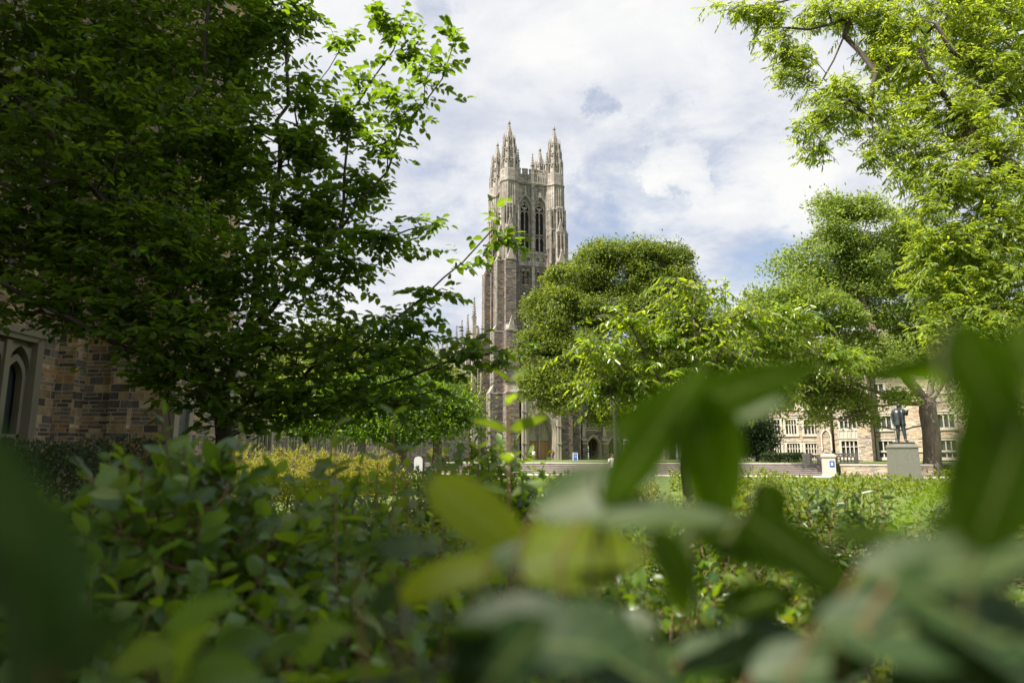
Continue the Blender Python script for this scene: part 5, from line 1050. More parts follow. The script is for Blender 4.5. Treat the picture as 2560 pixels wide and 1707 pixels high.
# ---- blurred plants right in front of the viewer: every leaf grows from a stem rooted in the bed
def near_plant(label, root_xy, leaves, m, extra=None, name='viburnum_shrub', joint=None, bark='twig'):
    """leaves: (u, v, y, length_m, width_ratio, angle in the photo, lean towards the viewer, roll)"""
    x, y = root_xy; root = thing(name, label, 'shrub', (x, y, 0)); LV = Leaves(); b = MB(); o = np.array((x, y, 0.0))
    for (u, v, yy, ln, ra, an, lean, roll) in leaves:
        yy *= 0.8; ln *= 0.66; c = at(u, v, yy); a = RAD(an); d = nrm(CR * math.cos(a) + CU * math.sin(a) - CF * math.sin(RAD(lean)))
        n0 = nrm(-CF + CF @ d * d); sd_ = np.cross(n0, d); n_ = n0 * math.cos(RAD(roll)) + sd_ * math.sin(RAD(roll))
        if n_[2] < -0.15: n_ = -n_
        base_ = c - d * ln * 0.5; LV.add(base_[None], d[None], n_[None], [ln], [ln * ra])
        j = base_ - d * 0.012 - UPV * 0.02; k = (o + (joint if joint is not None else np.array((0, 0, 0.75)))); md = (j + k) / 2 + np.array((0, 0, 0.06))
        b.tube([p - o for p in (base_, j, md, k, o)], [0.001, 0.0012, 0.0018, 0.003, 0.006], 5, cap=False)
    if extra: 
        P, D, L_, nl, lf, ra = extra; sprays(LV, P, D, L_, nl, lf, ra, 55, 0.12, 0.9, 0.3, 0.1, 0.75)
        for p in P: b.tube([p - o, (p - o) * np.array((0.5, 0.5, 0.75)), np.array((0, 0, 0.2))], [0.002, 0.003, 0.005], 4, cap=False)
    b.build('stems', M['stem_green' if m in (M['leaf_near_shade'], M['leaf_lit']) else bark], root, smooth=True); LV.build('foliage', m, root, 7, 0.22, 0.14, o); return root
def around(u0, u1, v0, v1, y0, y1, k, ln=0.16, nl=6, lf=0.06, ra=0.6):
    P = np.array([at(rng.uniform(u0, u1), rng.uniform(v0, v1), rng.uniform(y0, y1)) for _ in range(k)]); D = nrm(rng.normal(0, 0.6, (k, 3)) + UPV * 0.8 + np.array((0, -0.1, 0))); return (P, D, ln, nl, lf, ra)
# big yellow green leaf pair in the middle
near_plant('blurred plant in the middle with broad yellow green leaves', (float(gx(1330, 0.62)), 0.62), [
    (1215, 1300, 0.56, 0.135, 0.42, -32, 10, 30), (1460, 1385, 0.50, 0.11, 0.62, 12, 12, 45), (1140, 1430, 0.54, 0.12, 0.32, 28, 10, 45), (1330, 1340, 0.60, 0.05, 0.45, 60, 15, 40)],
    M['leaf_lit'], None, joint=np.array((0.0, 0.0, 0.95)))
near_plant('blurred plant at the bottom centre with soft grey green leaves, nearest the viewer', (float(gx(1150, 0.5)), 0.5), [
    (1345, 1390, 0.52, 0.09, 0.45, 10, 25, 65), (1010, 1360, 0.62, 0.085, 0.45, 15, 20, 65), (885, 1365, 0.62, 0.085, 0.42, 150, 18, 62), (1130, 1570, 0.40, 0.11, 0.55, 160, 20, 62), (1340, 1600, 0.40, 0.12, 0.55, 5, 15, 58), (1520, 1640, 0.42, 0.12, 0.55, -20, 25, 60), (980, 1480, 0.7, 0.075, 0.5, 35, 20, 60), (870, 1510, 0.66, 0.09, 0.4, 150, 20, 60), (1230, 1690, 0.38, 0.12, 0.55, 60, 25, 60), (1020, 1685, 0.42, 0.11, 0.5, 170, 30, 65), (1440, 1500, 0.5, 0.08, 0.5, 170, 20, 60)],
    M['leaf_grey'], None, joint=np.array((0.0, 0.0, 0.9)))  # lower leaves of the middle plant, shade put in through the darker leaf colour
# large dark leaves right of the middle
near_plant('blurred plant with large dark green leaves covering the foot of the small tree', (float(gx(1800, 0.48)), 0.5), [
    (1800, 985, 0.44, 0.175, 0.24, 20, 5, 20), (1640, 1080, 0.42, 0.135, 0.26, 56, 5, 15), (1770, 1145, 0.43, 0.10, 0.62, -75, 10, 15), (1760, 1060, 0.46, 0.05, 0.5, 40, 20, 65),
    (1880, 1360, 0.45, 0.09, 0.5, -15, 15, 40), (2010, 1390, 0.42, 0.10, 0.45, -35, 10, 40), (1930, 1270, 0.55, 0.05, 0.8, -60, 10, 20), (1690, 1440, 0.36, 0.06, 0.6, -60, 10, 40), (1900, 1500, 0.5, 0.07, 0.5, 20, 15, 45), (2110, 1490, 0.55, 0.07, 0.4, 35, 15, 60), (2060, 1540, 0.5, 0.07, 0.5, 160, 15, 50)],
    M['leaf_near_shade'], None, joint=np.array((0.0, 0.0, 0.9)))
near_plant('blurred pale green leaves floating over the steps and small yellow shrub', (float(gx(1560, 0.5)), 0.52), [
    (1490, 1225, 0.46, 0.11, 0.42, 24, 20, 45), (1640, 1290, 0.42, 0.11, 0.30, 6, 20, 58), (1880, 1025, 0.46, 0.06, 0.45, 30, 20, 60), (1580, 1200, 0.46, 0.05, 0.5, 40, 20, 60), (1720, 1350, 0.5, 0.06, 0.4, 60, 20, 55)], M['leaf_skylit'], None, joint=np.array((0.0, 0.0, 0.95)))
near_plant('blurred plant with huge green leaves at the right edge, hiding the wide tree', (float(gx(2500, 0.36)), 0.4), [
    (2340, 920, 0.34, 0.105, 0.22, 186, 0, 15), (2490, 1000, 0.31, 0.095, 0.45, -62, 5, 12), (2430, 1130, 0.33, 0.10, 0.42, -125, 5, 20), (2510, 1200, 0.30, 0.08, 0.5, 70, 5, 20), (2550, 880, 0.36, 0.05, 0.5, 75, 5, 40), (2300, 1255, 0.38, 0.075, 0.35, 200, 15, 50),
    (2170, 1330, 0.42, 0.05, 0.4, 15, 15, 60), (2270, 1300, 0.40, 0.05, 0.4, 170, 15, 62), (2420, 1330, 0.36, 0.05, 0.45, -10, 20, 60)], M['leaf_near_shade'], None, joint=np.array((0.0, 0.0, 1.0)))
near_plant('blurred plant with broad pale leaves at the lower right corner', (float(gx(2400, 0.42)), 0.44), [
    (2440, 1410, 0.33, 0.12, 0.34, 12, 25, 60), (2200, 1430, 0.42, 0.075, 0.40, 190, 20, 55), (2110, 1500, 0.5, 0.075, 0.36, 40, 15, 62)], M['leaf_skylit'], None, joint=np.array((0.0, 0.0, 0.9)))
near_plant('blurred plant with broad grey green leaves at the bottom right', (float(gx(2300, 0.4)), 0.42), [
    (2330, 1570, 0.33, 0.115, 0.46, 8, 25, 58), (2140, 1600, 0.38, 0.10, 0.55, 160, 25, 60), (2520, 1600, 0.32, 0.12, 0.55, -25, 20, 55), (2420, 1690, 0.32, 0.085, 0.5, 25, 20, 60), (2030, 1660, 0.40, 0.08, 0.5, 20, 20, 60)], M['leaf_grey'], None, joint=np.array((0.0, 0.0, 0.9)))
near_plant('blurred pale green leaf standing close at the left edge', (float(gx(40, 0.27)), 0.3), [
    (60, 1330, 0.22, 0.10, 0.55, 100, 0, 12), (20, 1580, 0.22, 0.08, 0.6, 85, 10, 35), (160, 1640, 0.24, 0.07, 0.55, 40, 20, 45), (-60, 1250, 0.24, 0.08, 0.5, 110, 0, 20)], M['leaf_grey'], None, joint=np.array((0.0, 0.0, 1.05)))
near_plant('near round leaved plant along the lower left with soft pale leaves', (float(gx(520, 0.62)), 0.66), [
    (490, 1530, 0.60, 0.085, 0.42, 35, 12, 50), (360, 1640, 0.55, 0.08, 0.5, 20, 20, 60), (470, 1640, 0.52, 0.09, 0.5, 60, 25, 55), (600, 1600, 0.60, 0.07, 0.55, 20, 20, 60), (560, 1685, 0.55, 0.08, 0.55, 10, 20, 60), (300, 1560, 0.62, 0.06, 0.55, 160, 20, 60), (720, 1610, 0.68, 0.065, 0.5, 30, 15, 55), (820, 1580, 0.7, 0.07, 0.42, 15, 15, 55), (250, 1690, 0.52, 0.08, 0.5, 150, 20, 60), (860, 1680, 0.55, 0.09, 0.5, 170, 20, 60)],
    M['leaf_round'], None, joint=np.array((0.0, 0.0, 0.85)))
near_plant('near dark leaved plant along the lower right of the bed', (float(gx(1750, 0.62)), 0.66), [
    (1560, 1560, 0.60, 0.075, 0.5, 20, 20, 60), (1700, 1600, 0.50, 0.09, 0.55, 170, 20, 55), (1850, 1640, 0.46, 0.09, 0.6, 10, 20, 60), (1980, 1600, 0.5, 0.08, 0.4, -15, 20, 55), (1620, 1680, 0.46, 0.08, 0.6, 60, 20, 60), (2020, 1690, 0.44, 0.09, 0.5, 20, 20, 60), (1480, 1500, 0.66, 0.06, 0.5, 160, 15, 50), (1760, 1690, 0.44, 0.08, 0.55, 175, 20, 60), (1950, 1500, 0.6, 0.07, 0.5, 200, 20, 60)],
    M['leaf_grey'], None, joint=np.array((0.0, 0.0, 0.8)))
# tall soft shoots with pairs of leaves
def shoot(label, x, y, top, lean, n, leaf, m, ratio=0.42, gap=0.042):
    root = thing('privet_shoot', label, 'plant', (x, y, 0), 0, SH); LV = Leaves(); b = MB()
    pts = [np.array((lean[0] * t * t, lean[1] * t * t, top * t)) for t in np.linspace(0, 1, 12)]; b.tube(pts, [0.006 - 0.004 * i / 11 for i in range(12)], 5, cap=False)
    for k in range(n):
        z = top - gap * k * (1 + 0.08 * k); t = z / top; p = np.array((lean[0] * t * t, lean[1] * t * t, z)); a = k * RAD(90) + rng.uniform(-0.3, 0.3)
        for s in (0, math.pi):
            d = np.array((math.cos(a + s), math.sin(a + s), 0.75 - 0.11 * k + rng.normal(0, 0.1))); ln = leaf * min(1, 0.55 + 0.15 * k) * rng.uniform(0.85, 1.15)
            ln *= 1.35; sdv = np.array((-d[1], d[0], 0)) * rng.normal(0, 0.7); LV.add(p[None], d[None], (UPV * 0.5 - np.array((d[0], d[1], 0)) * 0.9 + sdv)[None], [ln], [ln * ratio])
    b.build('stem', M['twig'], root, smooth=True); LV.build('foliage', m, root, 5, 0.3, 0.2, profile='lance'); return root
SH = 'tall light green shoots'
for (u, y, v, n, leaf, lab) in ((1272, 1.35, 955, 9, 0.065, 'tallest light green shoot standing before the chapel door'), (1005, 1.9, 1035, 8, 0.06, 'light green shoot left of the tallest one, before the dark branches'), (880, 1.7, 1070, 8, 0.07, 'light green shoot with upright leaves beside the golden shrubs'), (1110, 2.3, 1100, 6, 0.05, 'short thin shoot with two spread leaves below the lamp post'), (1045, 2.0, 1130, 7, 0.06, 'leaning light green shoot among the glossy leaves'), (1180, 2.1, 1120, 7, 0.055, 'thin shoot just left of the rounded viburnum'), (940, 2.1, 1150, 7, 0.07, 'broad leaved light green shoot over the glossy shrub'), (800, 2.2, 1120, 7, 0.07, 'leafy green shoot beside the large round leaved bush'), (1440, 2.4, 1205, 6, 0.05, 'small shoot in front of the stairs'), (1340, 1.6, 1215, 7, 0.06, 'green shoot under the tallest one')):
    p = at(u, v, y); shoot(lab, float(p[0]), y, float(p[2]), (rng.uniform(-0.04, 0.04), rng.uniform(-0.03, 0.03)), n, leaf, M['leaf_shoot'])
for (u, y, h, r, mm_, lf, lab) in ((1000, 1.45, 1.235, 0.42, 'leaf_round', 0.052, 'soft green shrub low in the bed right of the near round leaved bush'), (1350, 1.7, 1.19, 0.46, 'leaf_gloss', 0.045, 'glossy dark shrub filling the bottom centre of the bed'), (1700, 1.5, 1.22, 0.42, 'leaf_round', 0.05, 'round leaved shrub under the large dark blurred leaves'),
        (2080, 1.6, 1.20, 0.46, 'leaf_hedge', 0.05, 'bright green shrub below the sunlit hedge and the statue'), (2420, 1.5, 1.22, 0.45, 'leaf_round', 0.055, 'round leaved shrub at the bottom right behind the huge leaves'), (1150, 1.0, 1.19, 0.30, 'leaf_round', 0.05, 'small shrub right below the yellow green blurred leaves'), (1600, 1.05, 1.18, 0.30, 'leaf_gloss', 0.045, 'small glossy shrub at the bottom between the blurred plants'), (230, 1.3, 1.24, 0.36, 'leaf_round', 0.055, 'shaded shrub at the lower left behind the pale blurred leaf')):
    shrub('viburnum_shrub' if mm_ != 'leaf_gloss' else 'glossy_shrub', lab, float(gx(u, y)), y, h, r, 560, lf, M[mm_], 0.58 if mm_ == 'leaf_round' else 0.46, 7, 0.15, 4 if mm_ == 'leaf_round' else 1, jit=0.4, dome=0.4)
plane_obj('planting_bed', [(-9.5, -3), (9.5, -3), (9.5, 7.0), (-9.5, 7.0)], 0.006, M['soil'])
for (u, y, h, r, lab) in ((300, 3.3, 1.0, 0.7, 'dark shrub in the shade of the clipped hedge'), (700, 3.6, 1.0, 0.8, 'dark shrub behind the large round leaved bush'), (1150, 2.2, 0.85, 0.6, 'low dark shrub beneath the light green shoots'), (1600, 4.6, 1.0, 0.8, 'dark shrub below the small yellow shrub'), (2350, 2.8, 1.0, 0.7, 'dark shrub under the huge blurred leaves'), (1980, 5.4, 1.12, 0.9, 'leafy shrub touching the sunlit hedge')):
    shrub('glossy_shrub', lab, float(gx(u, y)), y, h, r, 260, 0.055, M['leaf_gloss'] if y < 5 else M['leaf_hedge'], 0.5, 8, 0.2, 1, jit=0.4)

# ------------------------------------------------------------------ walls, piers and rails by the stairs
def rail_frame(p):   # plan axes along the stairs
    return SD, -SN
lw_a = np.array((gx(2100, 51.5), 51.5)); lw_c = np.array((gx(2217, 50.3), 50.3)); lw_b = np.array((gx(2330, 51.2), 51.2))
def wall_run(name, label, pts, th, h, z0=0.0, cap=0.12):
    root = thing(name, label, 'wall', (float(pts[0][0]), float(pts[0][1]), z0)); b = MB(); c = MB()
    for p, q in zip(pts, pts[1:]):
        d = (q - p) / np.linalg.norm(q - p); n = np.array((-d[1], d[0])) * th
        poly = [tuple(map(float, v - pts[0])) for v in (p, q, q + n, p + n)]; b.frus(poly, -0.05, poly, h - cap)
        e = d * 0.05; m_ = n / th * 0.06; poly = [tuple(map(float, v - pts[0])) for v in (p - m_ - e, q - m_ + e * 0, q + n + m_, p + n + m_ - e)]; c.frus(poly, h - cap, poly, h)
    b.build('wall', M['stone_hall'], root, clean=False); c.build('coping', M['limestone_pale'], root); return root
wall_run('low_wall', 'low tan stone wall with pale coping left of the statue pedestal', [lw_a, lw_c], 0.5, 0.95)
wall_run('low_wall', 'shaded low stone wall running behind the statue pedestal', [lw_c + np.array((0.03, 0.0)), lw_b], 0.5, 0.93)
def stone_pier(label, x, y, z0, w, h, sign=False):
    root = thing('stone_pier', label, 'pier', (float(x), float(y), z0), -0.33); b = MB(); b.cbox(0, 0, w * 1.1, w * 1.1, -0.02, 0.18); b.cbox(0, 0, w, w, 0.18, h - 0.2); c = MB(); c.cbox(0, 0, w * 1.16, w * 1.16, h - 0.2, h - 0.06); c.frus([(-w*.58, -w*.58), (w*.58, -w*.58), (w*.58, w*.58), (-w*.58, w*.58)], h - 0.06, [(-w*.4, -w*.4), (w*.4, -w*.4), (w*.4, w*.4), (-w*.4, w*.4)], h + 0.03)
    b.build('shaft', M['limestone_pale'], root); c.build('cap', M['limestone_pale'], root)
    if sign:
        s = MB(); s.box(0.02, 0.36, -w/2 - 0.03, -w/2 - 0.004, h - 0.95, h - 0.5); so_ = s.build('plaque', M['blue'], root)
        t = MB(); t.box(0.12, 0.26, -w/2 - 0.036, -w/2 - 0.031, h - 0.82, h - 0.62); t.build('plaque_mark', M['white'], so_)
y1 = 53.6; stone_pier('pale square stone pier with a small blue plaque at the foot of the stairs', gx(2070, y1), y1, 0.0, 0.9, 1.66, True)
y2 = 59.5; stone_pier('pale stone pier at the head of the stairs beside the trimmed hedge', gx(2018, y2), y2, TER, 0.7, 0.85)
y3 = 57.5; stone_pier('pale stone pier standing behind the handrail at the stairs', gx(2052, y3), y3, TER, 0.6, 0.75)
# iron handrails down the stairs
def handrail(label, xa, ya, xb, yb):
    root = thing('handrail', label, 'handrail', (float(xb), float(yb), 0)); b = MB(); p0 = np.array((xb, yb)); top = []
    A_, B_ = np.array((xb, yb)), np.array((xa, ya))
    for i in range(9):
        t = i / 8; p = A_ + (B_ - A_) * t; z = TER * t; q = MB(); e = p - p0; b.tube([(e[0], e[1], z - 0.0), (e[0], e[1], z + 0.9)], [0.022, 0.022], 6)
    e = B_ - p0; rl = MB(); rl.tube([(0, 0, 0.9), (e[0], e[1], TER + 0.9)], [0.032, 0.032], 8); b.build('baluster', M['iron'], root); rl.build('rail', M['iron'], root)
handrail('black iron handrail sloping down to the pier with the blue plaque', gx(2026, 58.6), 58.6, gx(2058, 54.6), 54.6)
bal = thing('balustrade', 'pierced pale stone balustrade before the hall, behind the low wall', 'balustrade', (float(gx(2090, 58.5)), 58.5, TER), angr)
bb_ = MB(); nb = 5; wB = 1.5
bb_.box(0, wB, -0.12, 0.12, 0.0, 0.12); bb_.box(0, wB, -0.15, 0.15, 0.72, 0.86); bb_.box(-0.2, -0.002, -0.16, 0.16, 0, 0.9); bb_.box(wB + 0.002, wB + 0.2, -0.16, 0.16, 0, 0.9)
for i in range(nb): bb_.sweep(arch(0.2 + (wB - 0.4) * i / (nb - 1), 0.34, 0.12, 0.45, 0.8, 5), arch(0.2 + (wB - 0.4) * i / (nb - 1), 0.2, 0.12, 0.45, 0.8, 5), -0.07, 0.07)
bb_.build('balusters', M['limestone_pale'], bal)

# ------------------------------------------------------------------ people in bronze and in the flesh
def figure_mesh(name, J, R, m, parent=None):
    """one continuous skinned body: J joints {name: xyz}, R radii, linked by BONES"""
    names = list(J); me = bpy.data.meshes.new(name); idx = {n_: i for i, n_ in enumerate(names)}
    E = [(idx[a], idx[b]) for a, b in BONES if a in idx and b in idx]
    me.from_pydata([J[n_] for n_ in names], E, []); o = bpy.data.objects.new(name, me); COL.objects.link(o)
    md = o.modifiers.new('s', 'SKIN'); md.use_smooth_shade = True; md.branch_smoothing = 0.4; sb = o.modifiers.new('d', 'SUBSURF'); sb.levels = 2; sb.render_levels = 2
    sk = me.skin_vertices[0].data if me.skin_vertices else me.attributes
    for n_ in names:
        r = R[n_]; r = (r, r) if not isinstance(r, tuple) else r; sk[idx[n_]].radius = r; sk[idx[n_]].use_root = (n_ == 'pelvis')
    bpy.context.view_layer.update(); dg = bpy.context.evaluated_depsgraph_get(); ev = bpy.data.meshes.new_from_object(o.evaluated_get(dg)); COL.objects.unlink(o); bpy.data.objects.remove(o)
    ev.name = name; ev.materials.clear(); ev.materials.append(m); ev.polygons.foreach_set('use_smooth', [True] * len(ev.polygons)); return link(bpy.data.objects.new(name, ev), parent)
BONES = [('pelvis', 'waist'), ('waist', 'chest'), ('chest', 'neck'), ('neck', 'head'), ('head', 'crown_'), ('head', 'nose'), ('chest', 'sL'), ('sL', 'eL'), ('eL', 'wL'), ('wL', 'hL'), ('chest', 'sR'), ('sR', 'eR'), ('eR', 'wR'), ('wR', 'hR'),
         ('pelvis', 'pL'), ('pL', 'kL'), ('kL', 'aL'), ('aL', 'tL'), ('pelvis', 'pR'), ('pR', 'kR'), ('kR', 'aR'), ('aR', 'tR')] + [(h, h + str(i)) for h in ('hL', 'hR') for i in range(5)]
def body(armL, armR, legL=(0.0, 0.0), legR=(0.0, 0.0), bulk=1.0, look=0.0):
    """front is -y, left hand at -x as the viewer sees it; arms: (elbow, wrist)"""
    J = dict(pelvis=(0, 0, 0.93), waist=(0, -0.01, 1.10), chest=(0, 0, 1.34), neck=(0, 0, 1.50), head=(0.01 * look, -0.015, 1.61), crown_=(0, 0.0, 1.695), nose=(0.105 * math.sin(look), -0.115 * math.cos(look), 1.605), sL=(-0.19, 0, 1.42), sR=(0.19, 0, 1.42), eL=armL[0], wL=armL[1], eR=armR[0], wR=armR[1],
             pL=(-0.095, 0, 0.86), kL=(-0.10 + legL[0] * .5, -0.02 + legL[1] * .5, 0.48), aL=(-0.105 + legL[0], 0.01 + legL[1], 0.09), tL=(-0.125 + legL[0], -0.16 + legL[1], 0.045), pR=(0.095, 0, 0.86), kR=(0.10 + legR[0] * .5, -0.02 + legR[1] * .5, 0.48), aR=(0.105 + legR[0], 0.01 + legR[1], 0.09), tR=(0.135 + legR[0], -0.16 + legR[1], 0.045))
    R = dict(pelvis=(0.165 * bulk, 0.125 * bulk), waist=(0.165 * bulk, 0.125 * bulk), chest=(0.18 * bulk, 0.13 * bulk), neck=0.075, head=(0.118, 0.138), crown_=(0.105, 0.12), nose=0.018, sL=0.085, sR=0.085, eL=0.062, eR=0.062, wL=0.043, wR=0.043, pL=0.108 * bulk, pR=0.108 * bulk, kL=0.082, kR=0.082, aL=0.062, aR=0.062, tL=(0.048, 0.036), tR=(0.048, 0.036))
    for h, e, w in (('hL', 'eL', 'wL'), ('hR', 'eR', 'wR')):
        d = nrm(np.array(J[w]) - np.array(J[e])); s = nrm(np.cross(d, np.array((0.2, 1, 0.1)))); p = np.array(J[w]) + d * 0.06; J[h] = tuple(p); R[h] = (0.034, 0.022)
        for i in range(5):
            off = s * (i - 1.5) * 0.021 + d * (0.075 - 0.006 * abs(i - 1.5)) if i < 4 else s * -0.055 + d * 0.03
            J[h + str(i)] = tuple(p + off + np.array((0, -0.015, 0))); R[h + str(i)] = 0.0105
    return J, R
def coat(b, z0, z1, prof, lean=0.0):
    """open skirt of a coat hung round the hips: prof (z, rx, ry)"""
    n = 22; vs = []; fs = []
    for (z, rx, ry) in prof:
        for k in range(n):
            a = RAD(-90 + 12) + (2 * math.pi - RAD(24)) * k / (n - 1); f = 1 + 0.03 * math.sin(k * 2.4) * (1 if z < 0.95 else 0.3); vs.append((rx * f * math.cos(a), ry * f * math.sin(a), z))
    for i in range(len(prof) - 1):
        for k in range(n - 1): fs.append((i*n + k, i*n + k + 1, (i+1)*n + k + 1, (i+1)*n + k))
    b.add(vs, fs)
# statue
sy = 43.0; sx_ = float(gx(2257, sy)); stt = thing('statue', 'dark bronze statue of a standing man on a tall granite pedestal before the wide tree', 'statue', (sx_, sy, 0), -0.25)
ph = 2.28; pd = MB(); pd.cbox(0, 0, 1.9, 1.9, -0.02, 0.16); pd.cbox(0, 0, 1.62, 1.62, 0.16, 0.34); pd.frus([(-.76, -.76), (.76, -.76), (.76, .76), (-.76, .76)], 0.34, [(-.70, -.70), (.70, -.70), (.70, .70), (-.70, .70)], ph - 0.26)
pd.cbox(0, 0, 1.48, 1.48, ph - 0.262, ph - 0.19); pd.frus([(-.74, -.74), (.74, -.74), (.74, .74), (-.74, .74)], ph - 0.19, [(-.66, -.66), (.66, -.66), (.66, .66), (-.66, .66)], ph - 0.02); pd.build('pedestal', M['granite'], stt)
pl = MB(); pl.cbox(0, 0, 1.22, 1.0, ph - 0.02, ph + 0.10); pl.build('plinth', M['bronze'], stt)
J, R = body(((-0.29, 0.03, 1.14), (-0.27, -0.02, 0.88)), ((0.30, -0.04, 1.17), (0.27, -0.22, 1.30)), (0.0, 0.03), (0.05, -0.08), 1.12, 0.9)
fig = figure_mesh('figure', J, R, M['bronze'], stt); fig.location = (0, 0, ph + 0.08); fig.scale = (1.43, 1.43, 1.43)
b = MB(); coat(b, 0, 0, [(1.42, 0.20, 0.15), (1.25, 0.225, 0.175), (1.08, 0.205, 0.17), (0.92, 0.205, 0.18), (0.78, 0.22, 0.20), (0.70, 0.225, 0.20)]); c = b.build('coat', M['bronze'], stt, smooth=True); c.location = fig.location; c.scale = fig.scale
sm = c.modifiers.new('t', 'SOLIDIFY'); sm.thickness = 0.02
b = MB(); d_ = np.array(J['hR']); b.tube([d_ + np.array((0.0, -0.03, 0.02)), d_ + np.array((0.03, -0.12, 0.05))], [0.012, 0.010], 6); b.tube([(-0.27, -0.06, 0.80), (-0.30, -0.30, 0.02)], [0.014, 0.010], 6); c = b.build('cane', M['bronze'], stt); c.location = fig.location; c.scale = fig.scale
SKIN = simple('skin', (0.45, 0.27, 0.19), 0.5, var=0.06); HAIR = simple('hair', (0.02, 0.016, 0.013), 0.5); CLO = {k: simple('cloth_' + k, c_, 0.8, var=0.1) for k, c_ in (('white', (0.72, 0.71, 0.69)), ('navy', (0.03, 0.04, 0.08)), ('red', (0.20, 0.06, 0.05)), ('grey', (0.16, 0.16, 0.17)))}
def person(label, x, y, z, rz, shirt, trousers, h=1.72):
    root = thing('person', label, 'person', (x, y, z), rz); k = h / 1.75
    J, R = body(((-0.25, 0.03, 1.14), (-0.27, -0.05, 0.90)), ((0.25, 0.03, 1.14), (0.27, -0.05, 0.90)), (0, 0.08), (0, -0.1)); f = figure_mesh('body', J, R, SKIN, root); f.scale = (k,) * 3
    b = MB(); 
    for (nm, prof, mm) in (('shirt', [(1.47, 0.11, 0.09), (1.42, 0.215, 0.135), (1.25, 0.215, 0.155), (1.08, 0.2, 0.15), (0.90, 0.205, 0.16)], shirt),):
        n = 18; vs = []; fs = []
        for (z_, rx, ry) in prof:
            for q in range(n): a = 2 * math.pi * q / n; vs.append((rx * math.cos(a), ry * math.sin(a), z_))
        for i in range(len(prof) - 1):
            for q in range(n): fs.append((i*n + q, i*n + (q+1) % n, (i+1)*n + (q+1) % n, (i+1)*n + q))
        b.add(vs, fs)
    for s in ('L', 'R'): b.tube([J['s' + s], (np.array(J['s' + s]) + np.array(J['e' + s])) / 2, J['e' + s]], [0.10, 0.085, 0.078], 10)
    o = b.build('shirt', CLO[shirt], root, smooth=True); o.scale = (k,) * 3
    b = MB(); b.lathe(0, 0, [(0.15, 0.80), (0.175, 0.86), (0.17, 0.95)], 14)
    for s in ('L', 'R'): b.tube([J['p' + s], J['k' + s], J['a' + s]], [0.125, 0.1, 0.085], 10)
    o = b.build('trousers', CLO[trousers], root, smooth=True); o.scale = (k,) * 3
    b = MB(); n = 14
    b.lathe(0, 0.012, [(0.098, 1.585), (0.112, 1.64), (0.105, 1.70), (0.07, 1.745), (0.01, 1.765)], n); o = b.build('hair', HAIR, root, smooth=True); o.scale = (k,) * 3; return root
person('dark haired person in a white shirt walking by the lamp post', float(gx(1530, 40)), 40.0, 0.008, 0.6, 'white', 'navy', 1.66)
a1 = at(1382, 1140, 116); person('distant person in dark red standing right of the chapel door', float(a1[0]), 116.0, TER, 0.2, 'red', 'navy', 1.7)
a1 = at(1334, 1140, 116.5); person('distant person in white standing before the wooden chapel door', float(a1[0]), 116.5, TER, -0.2, 'white', 'grey', 1.7)

# ------------------------------------------------------------------ lamp posts, sign, marker
def lamp(label, x, y, z0, h, dia):
    root = thing('lamp_post', label, 'lamp post', (x, y, z0), 0, 'lamp posts along the walks'); b = MB(); r = dia / 2; zt = h - 0.78
    b.lathe(0, 0, [(r * 2.0, 0), (r * 2.0, 0.12), (r * 1.6, 0.2), (r * 1.5, 0.62), (r * 1.15, 0.72), (r, 0.85), (r * 0.88, zt - 0.2)], 14); b.build('pole', M['iron'], root, smooth=False)
    c = MB(); c.lathe(0, 0, [(r * 0.9, zt - 0.2), (r * 1.3, zt - 0.15), (r * 1.1, zt - 0.08), (r * 1.9, zt + 0.02), (r * 2.1, zt + 0.12), (r * 1.5, zt + 0.2), (r * 2.2, zt + 0.27)], 14); c.build('capital', M['iron'], root)
    g = MB(); g.lathe(0, 0, [(r * 2.0, zt + 0.28), (r * 2.6, zt + 0.5), (r * 2.75, zt + 0.68)], 12); g.build('lantern_glass', M['lamp_glass'], root, smooth=True)
    k = MB()
    for i in range(8):
        a = 2 * math.pi * i / 8; k.tube([(r * 2.1 * math.cos(a), r * 2.1 * math.sin(a), zt + 0.27), (r * 2.7 * math.cos(a), r * 2.7 * math.sin(a), zt + 0.5), (r * 2.85 * math.cos(a), r * 2.85 * math.sin(a), zt + 0.72)], [0.012] * 3, 5)
    for z_, rr in ((zt + 0.5, 2.72), (zt + 0.70, 2.9)): k.lathe(0, 0, [(r * rr, z_ - 0.02), (r * rr + 0.018, z_), (r * rr, z_ + 0.02)], 16)
    k.lathe(0, 0, [(r * 2.95, zt + 0.71), (r * 2.6, zt + 0.76), (r * 0.5, zt + 0.80), (r * 0.25, zt + 0.86)], 14); k.build('lantern_cage', M['iron'], root); return root
lamp('tall dark iron lamp post in front of the oak and cloister arches', float(gx(1540, 22)), 22.0, 0.0, 4.02, 0.15)
lamp('slim dark lamp post left of the chapel front beside the tree', float(gx(1202, 50)), 50.0, 0.0, 4.5, 0.14)
a1 = np.array((gx(1438, 108), 108.0)); sg = thing('board_sign', 'blue folding board sign with white frame on the grass by the arcade', 'sign', (float(a1[0]), 108.0, TER), 0.05)
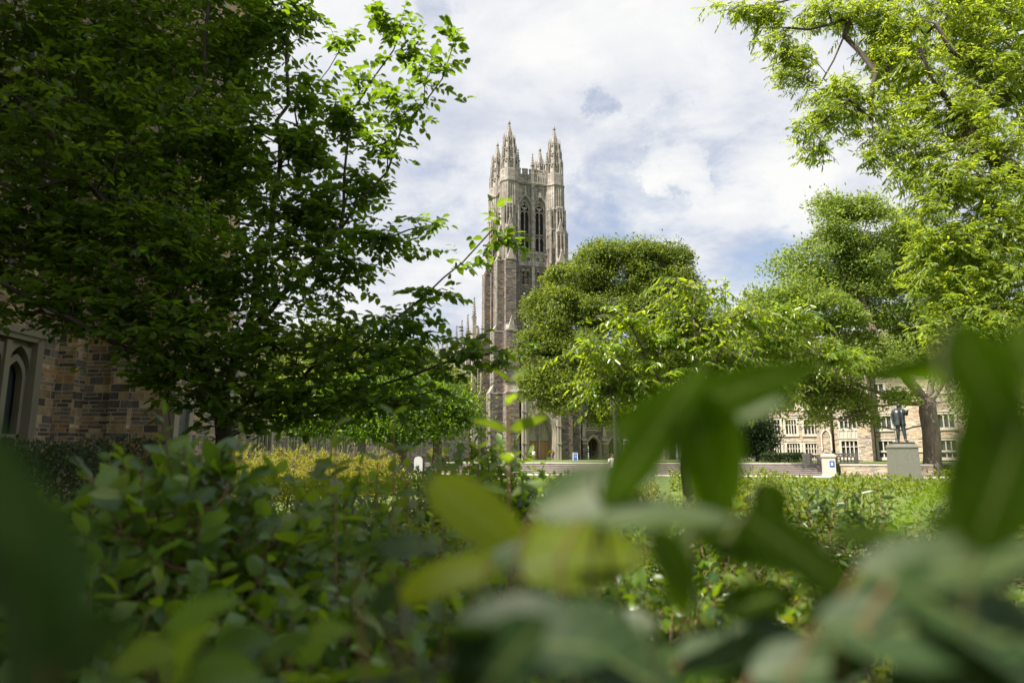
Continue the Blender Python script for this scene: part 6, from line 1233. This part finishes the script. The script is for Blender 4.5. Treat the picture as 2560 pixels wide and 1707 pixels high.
for s in (-1, 1):
    f = MB(); f.add([(-0.30, s * 0.34, 0.0), (0.30, s * 0.34, 0.0), (0.30, s * 0.05, 1.12), (-0.30, s * 0.05, 1.12), (-0.30, s * 0.30, 0.0), (0.30, s * 0.30, 0.0), (0.30, s * 0.01, 1.12), (-0.30, s * 0.01, 1.12)], ((0, 1, 2, 3), (7, 6, 5, 4), (0, 4, 5, 1), (1, 5, 6, 2), (2, 6, 7, 3), (3, 7, 4, 0))); p_ = f.build('panel', M['blue'], sg)
    t = MB()
    for sx in (-1, 1): t.tube([(sx * 0.33, s * 0.36, 0), (sx * 0.33, s * 0.06, 1.15)], [0.035, 0.035], 6)
    t.tube([(-0.33, s * 0.06, 1.15), (0.33, s * 0.06, 1.15)], [0.035, 0.035], 6)
    for zz, w in ((0.95, 0.2), (0.85, 0.12), (0.6, 0.2), (0.45, 0.16)): yy = s * (0.345 - 0.29 * zz / 1.12 + 0.012); t.box(-w, w, yy - 0.006, yy + 0.006, zz, zz + 0.05)
    t.build('frame', M['white'], sg)
ym = 46.0; mk = thing('round_topped_panel', 'white round topped panel beside a dark post at the left of the lawn', 'panel', (float(gx(1046, ym)), ym, 0), 0.1); b = MB(); b.sweep([(-0.28, 0.3), (-0.28, 1.3), (-0.2, 1.45), (0, 1.52), (0.2, 1.45), (0.28, 1.3), (0.28, 0.3)], [(-0.004, 0.3), (-0.003, 0.5), (-0.002, 0.7), (0, 0.8), (0.002, 0.7), (0.003, 0.5), (0.004, 0.3)], -0.04, 0.04); b.build('panel', M['white'], mk); b = MB(); b.cbox(0.36, 0, 0.1, 0.1, 0, 1.5); b.cbox(-0.34, 0, 0.06, 0.06, 0, 1.0); b.build('post', M['iron'], mk)

# things of one kind share a group phrase
GROUPS = {'viburnum_shrub': 'viburnum shrubs in the planting bed', 'glossy_shrub': 'glossy shrubs in the planting bed', 'clipped_hedge': 'clipped hedges', 'maple_tree': 'leafy trees round the lawn', 'person': 'people on the paths', 'stone_pier': 'stone piers at the stairs', 'low_wall': 'low stone walls by the stairs'}
for o in list(COL.objects):
    if o.parent is None and o.type in ('EMPTY', 'MESH'):
        k = o.name.split('.')[0]
        if k in GROUPS and 'group' not in o: o['group'] = GROUPS[k]
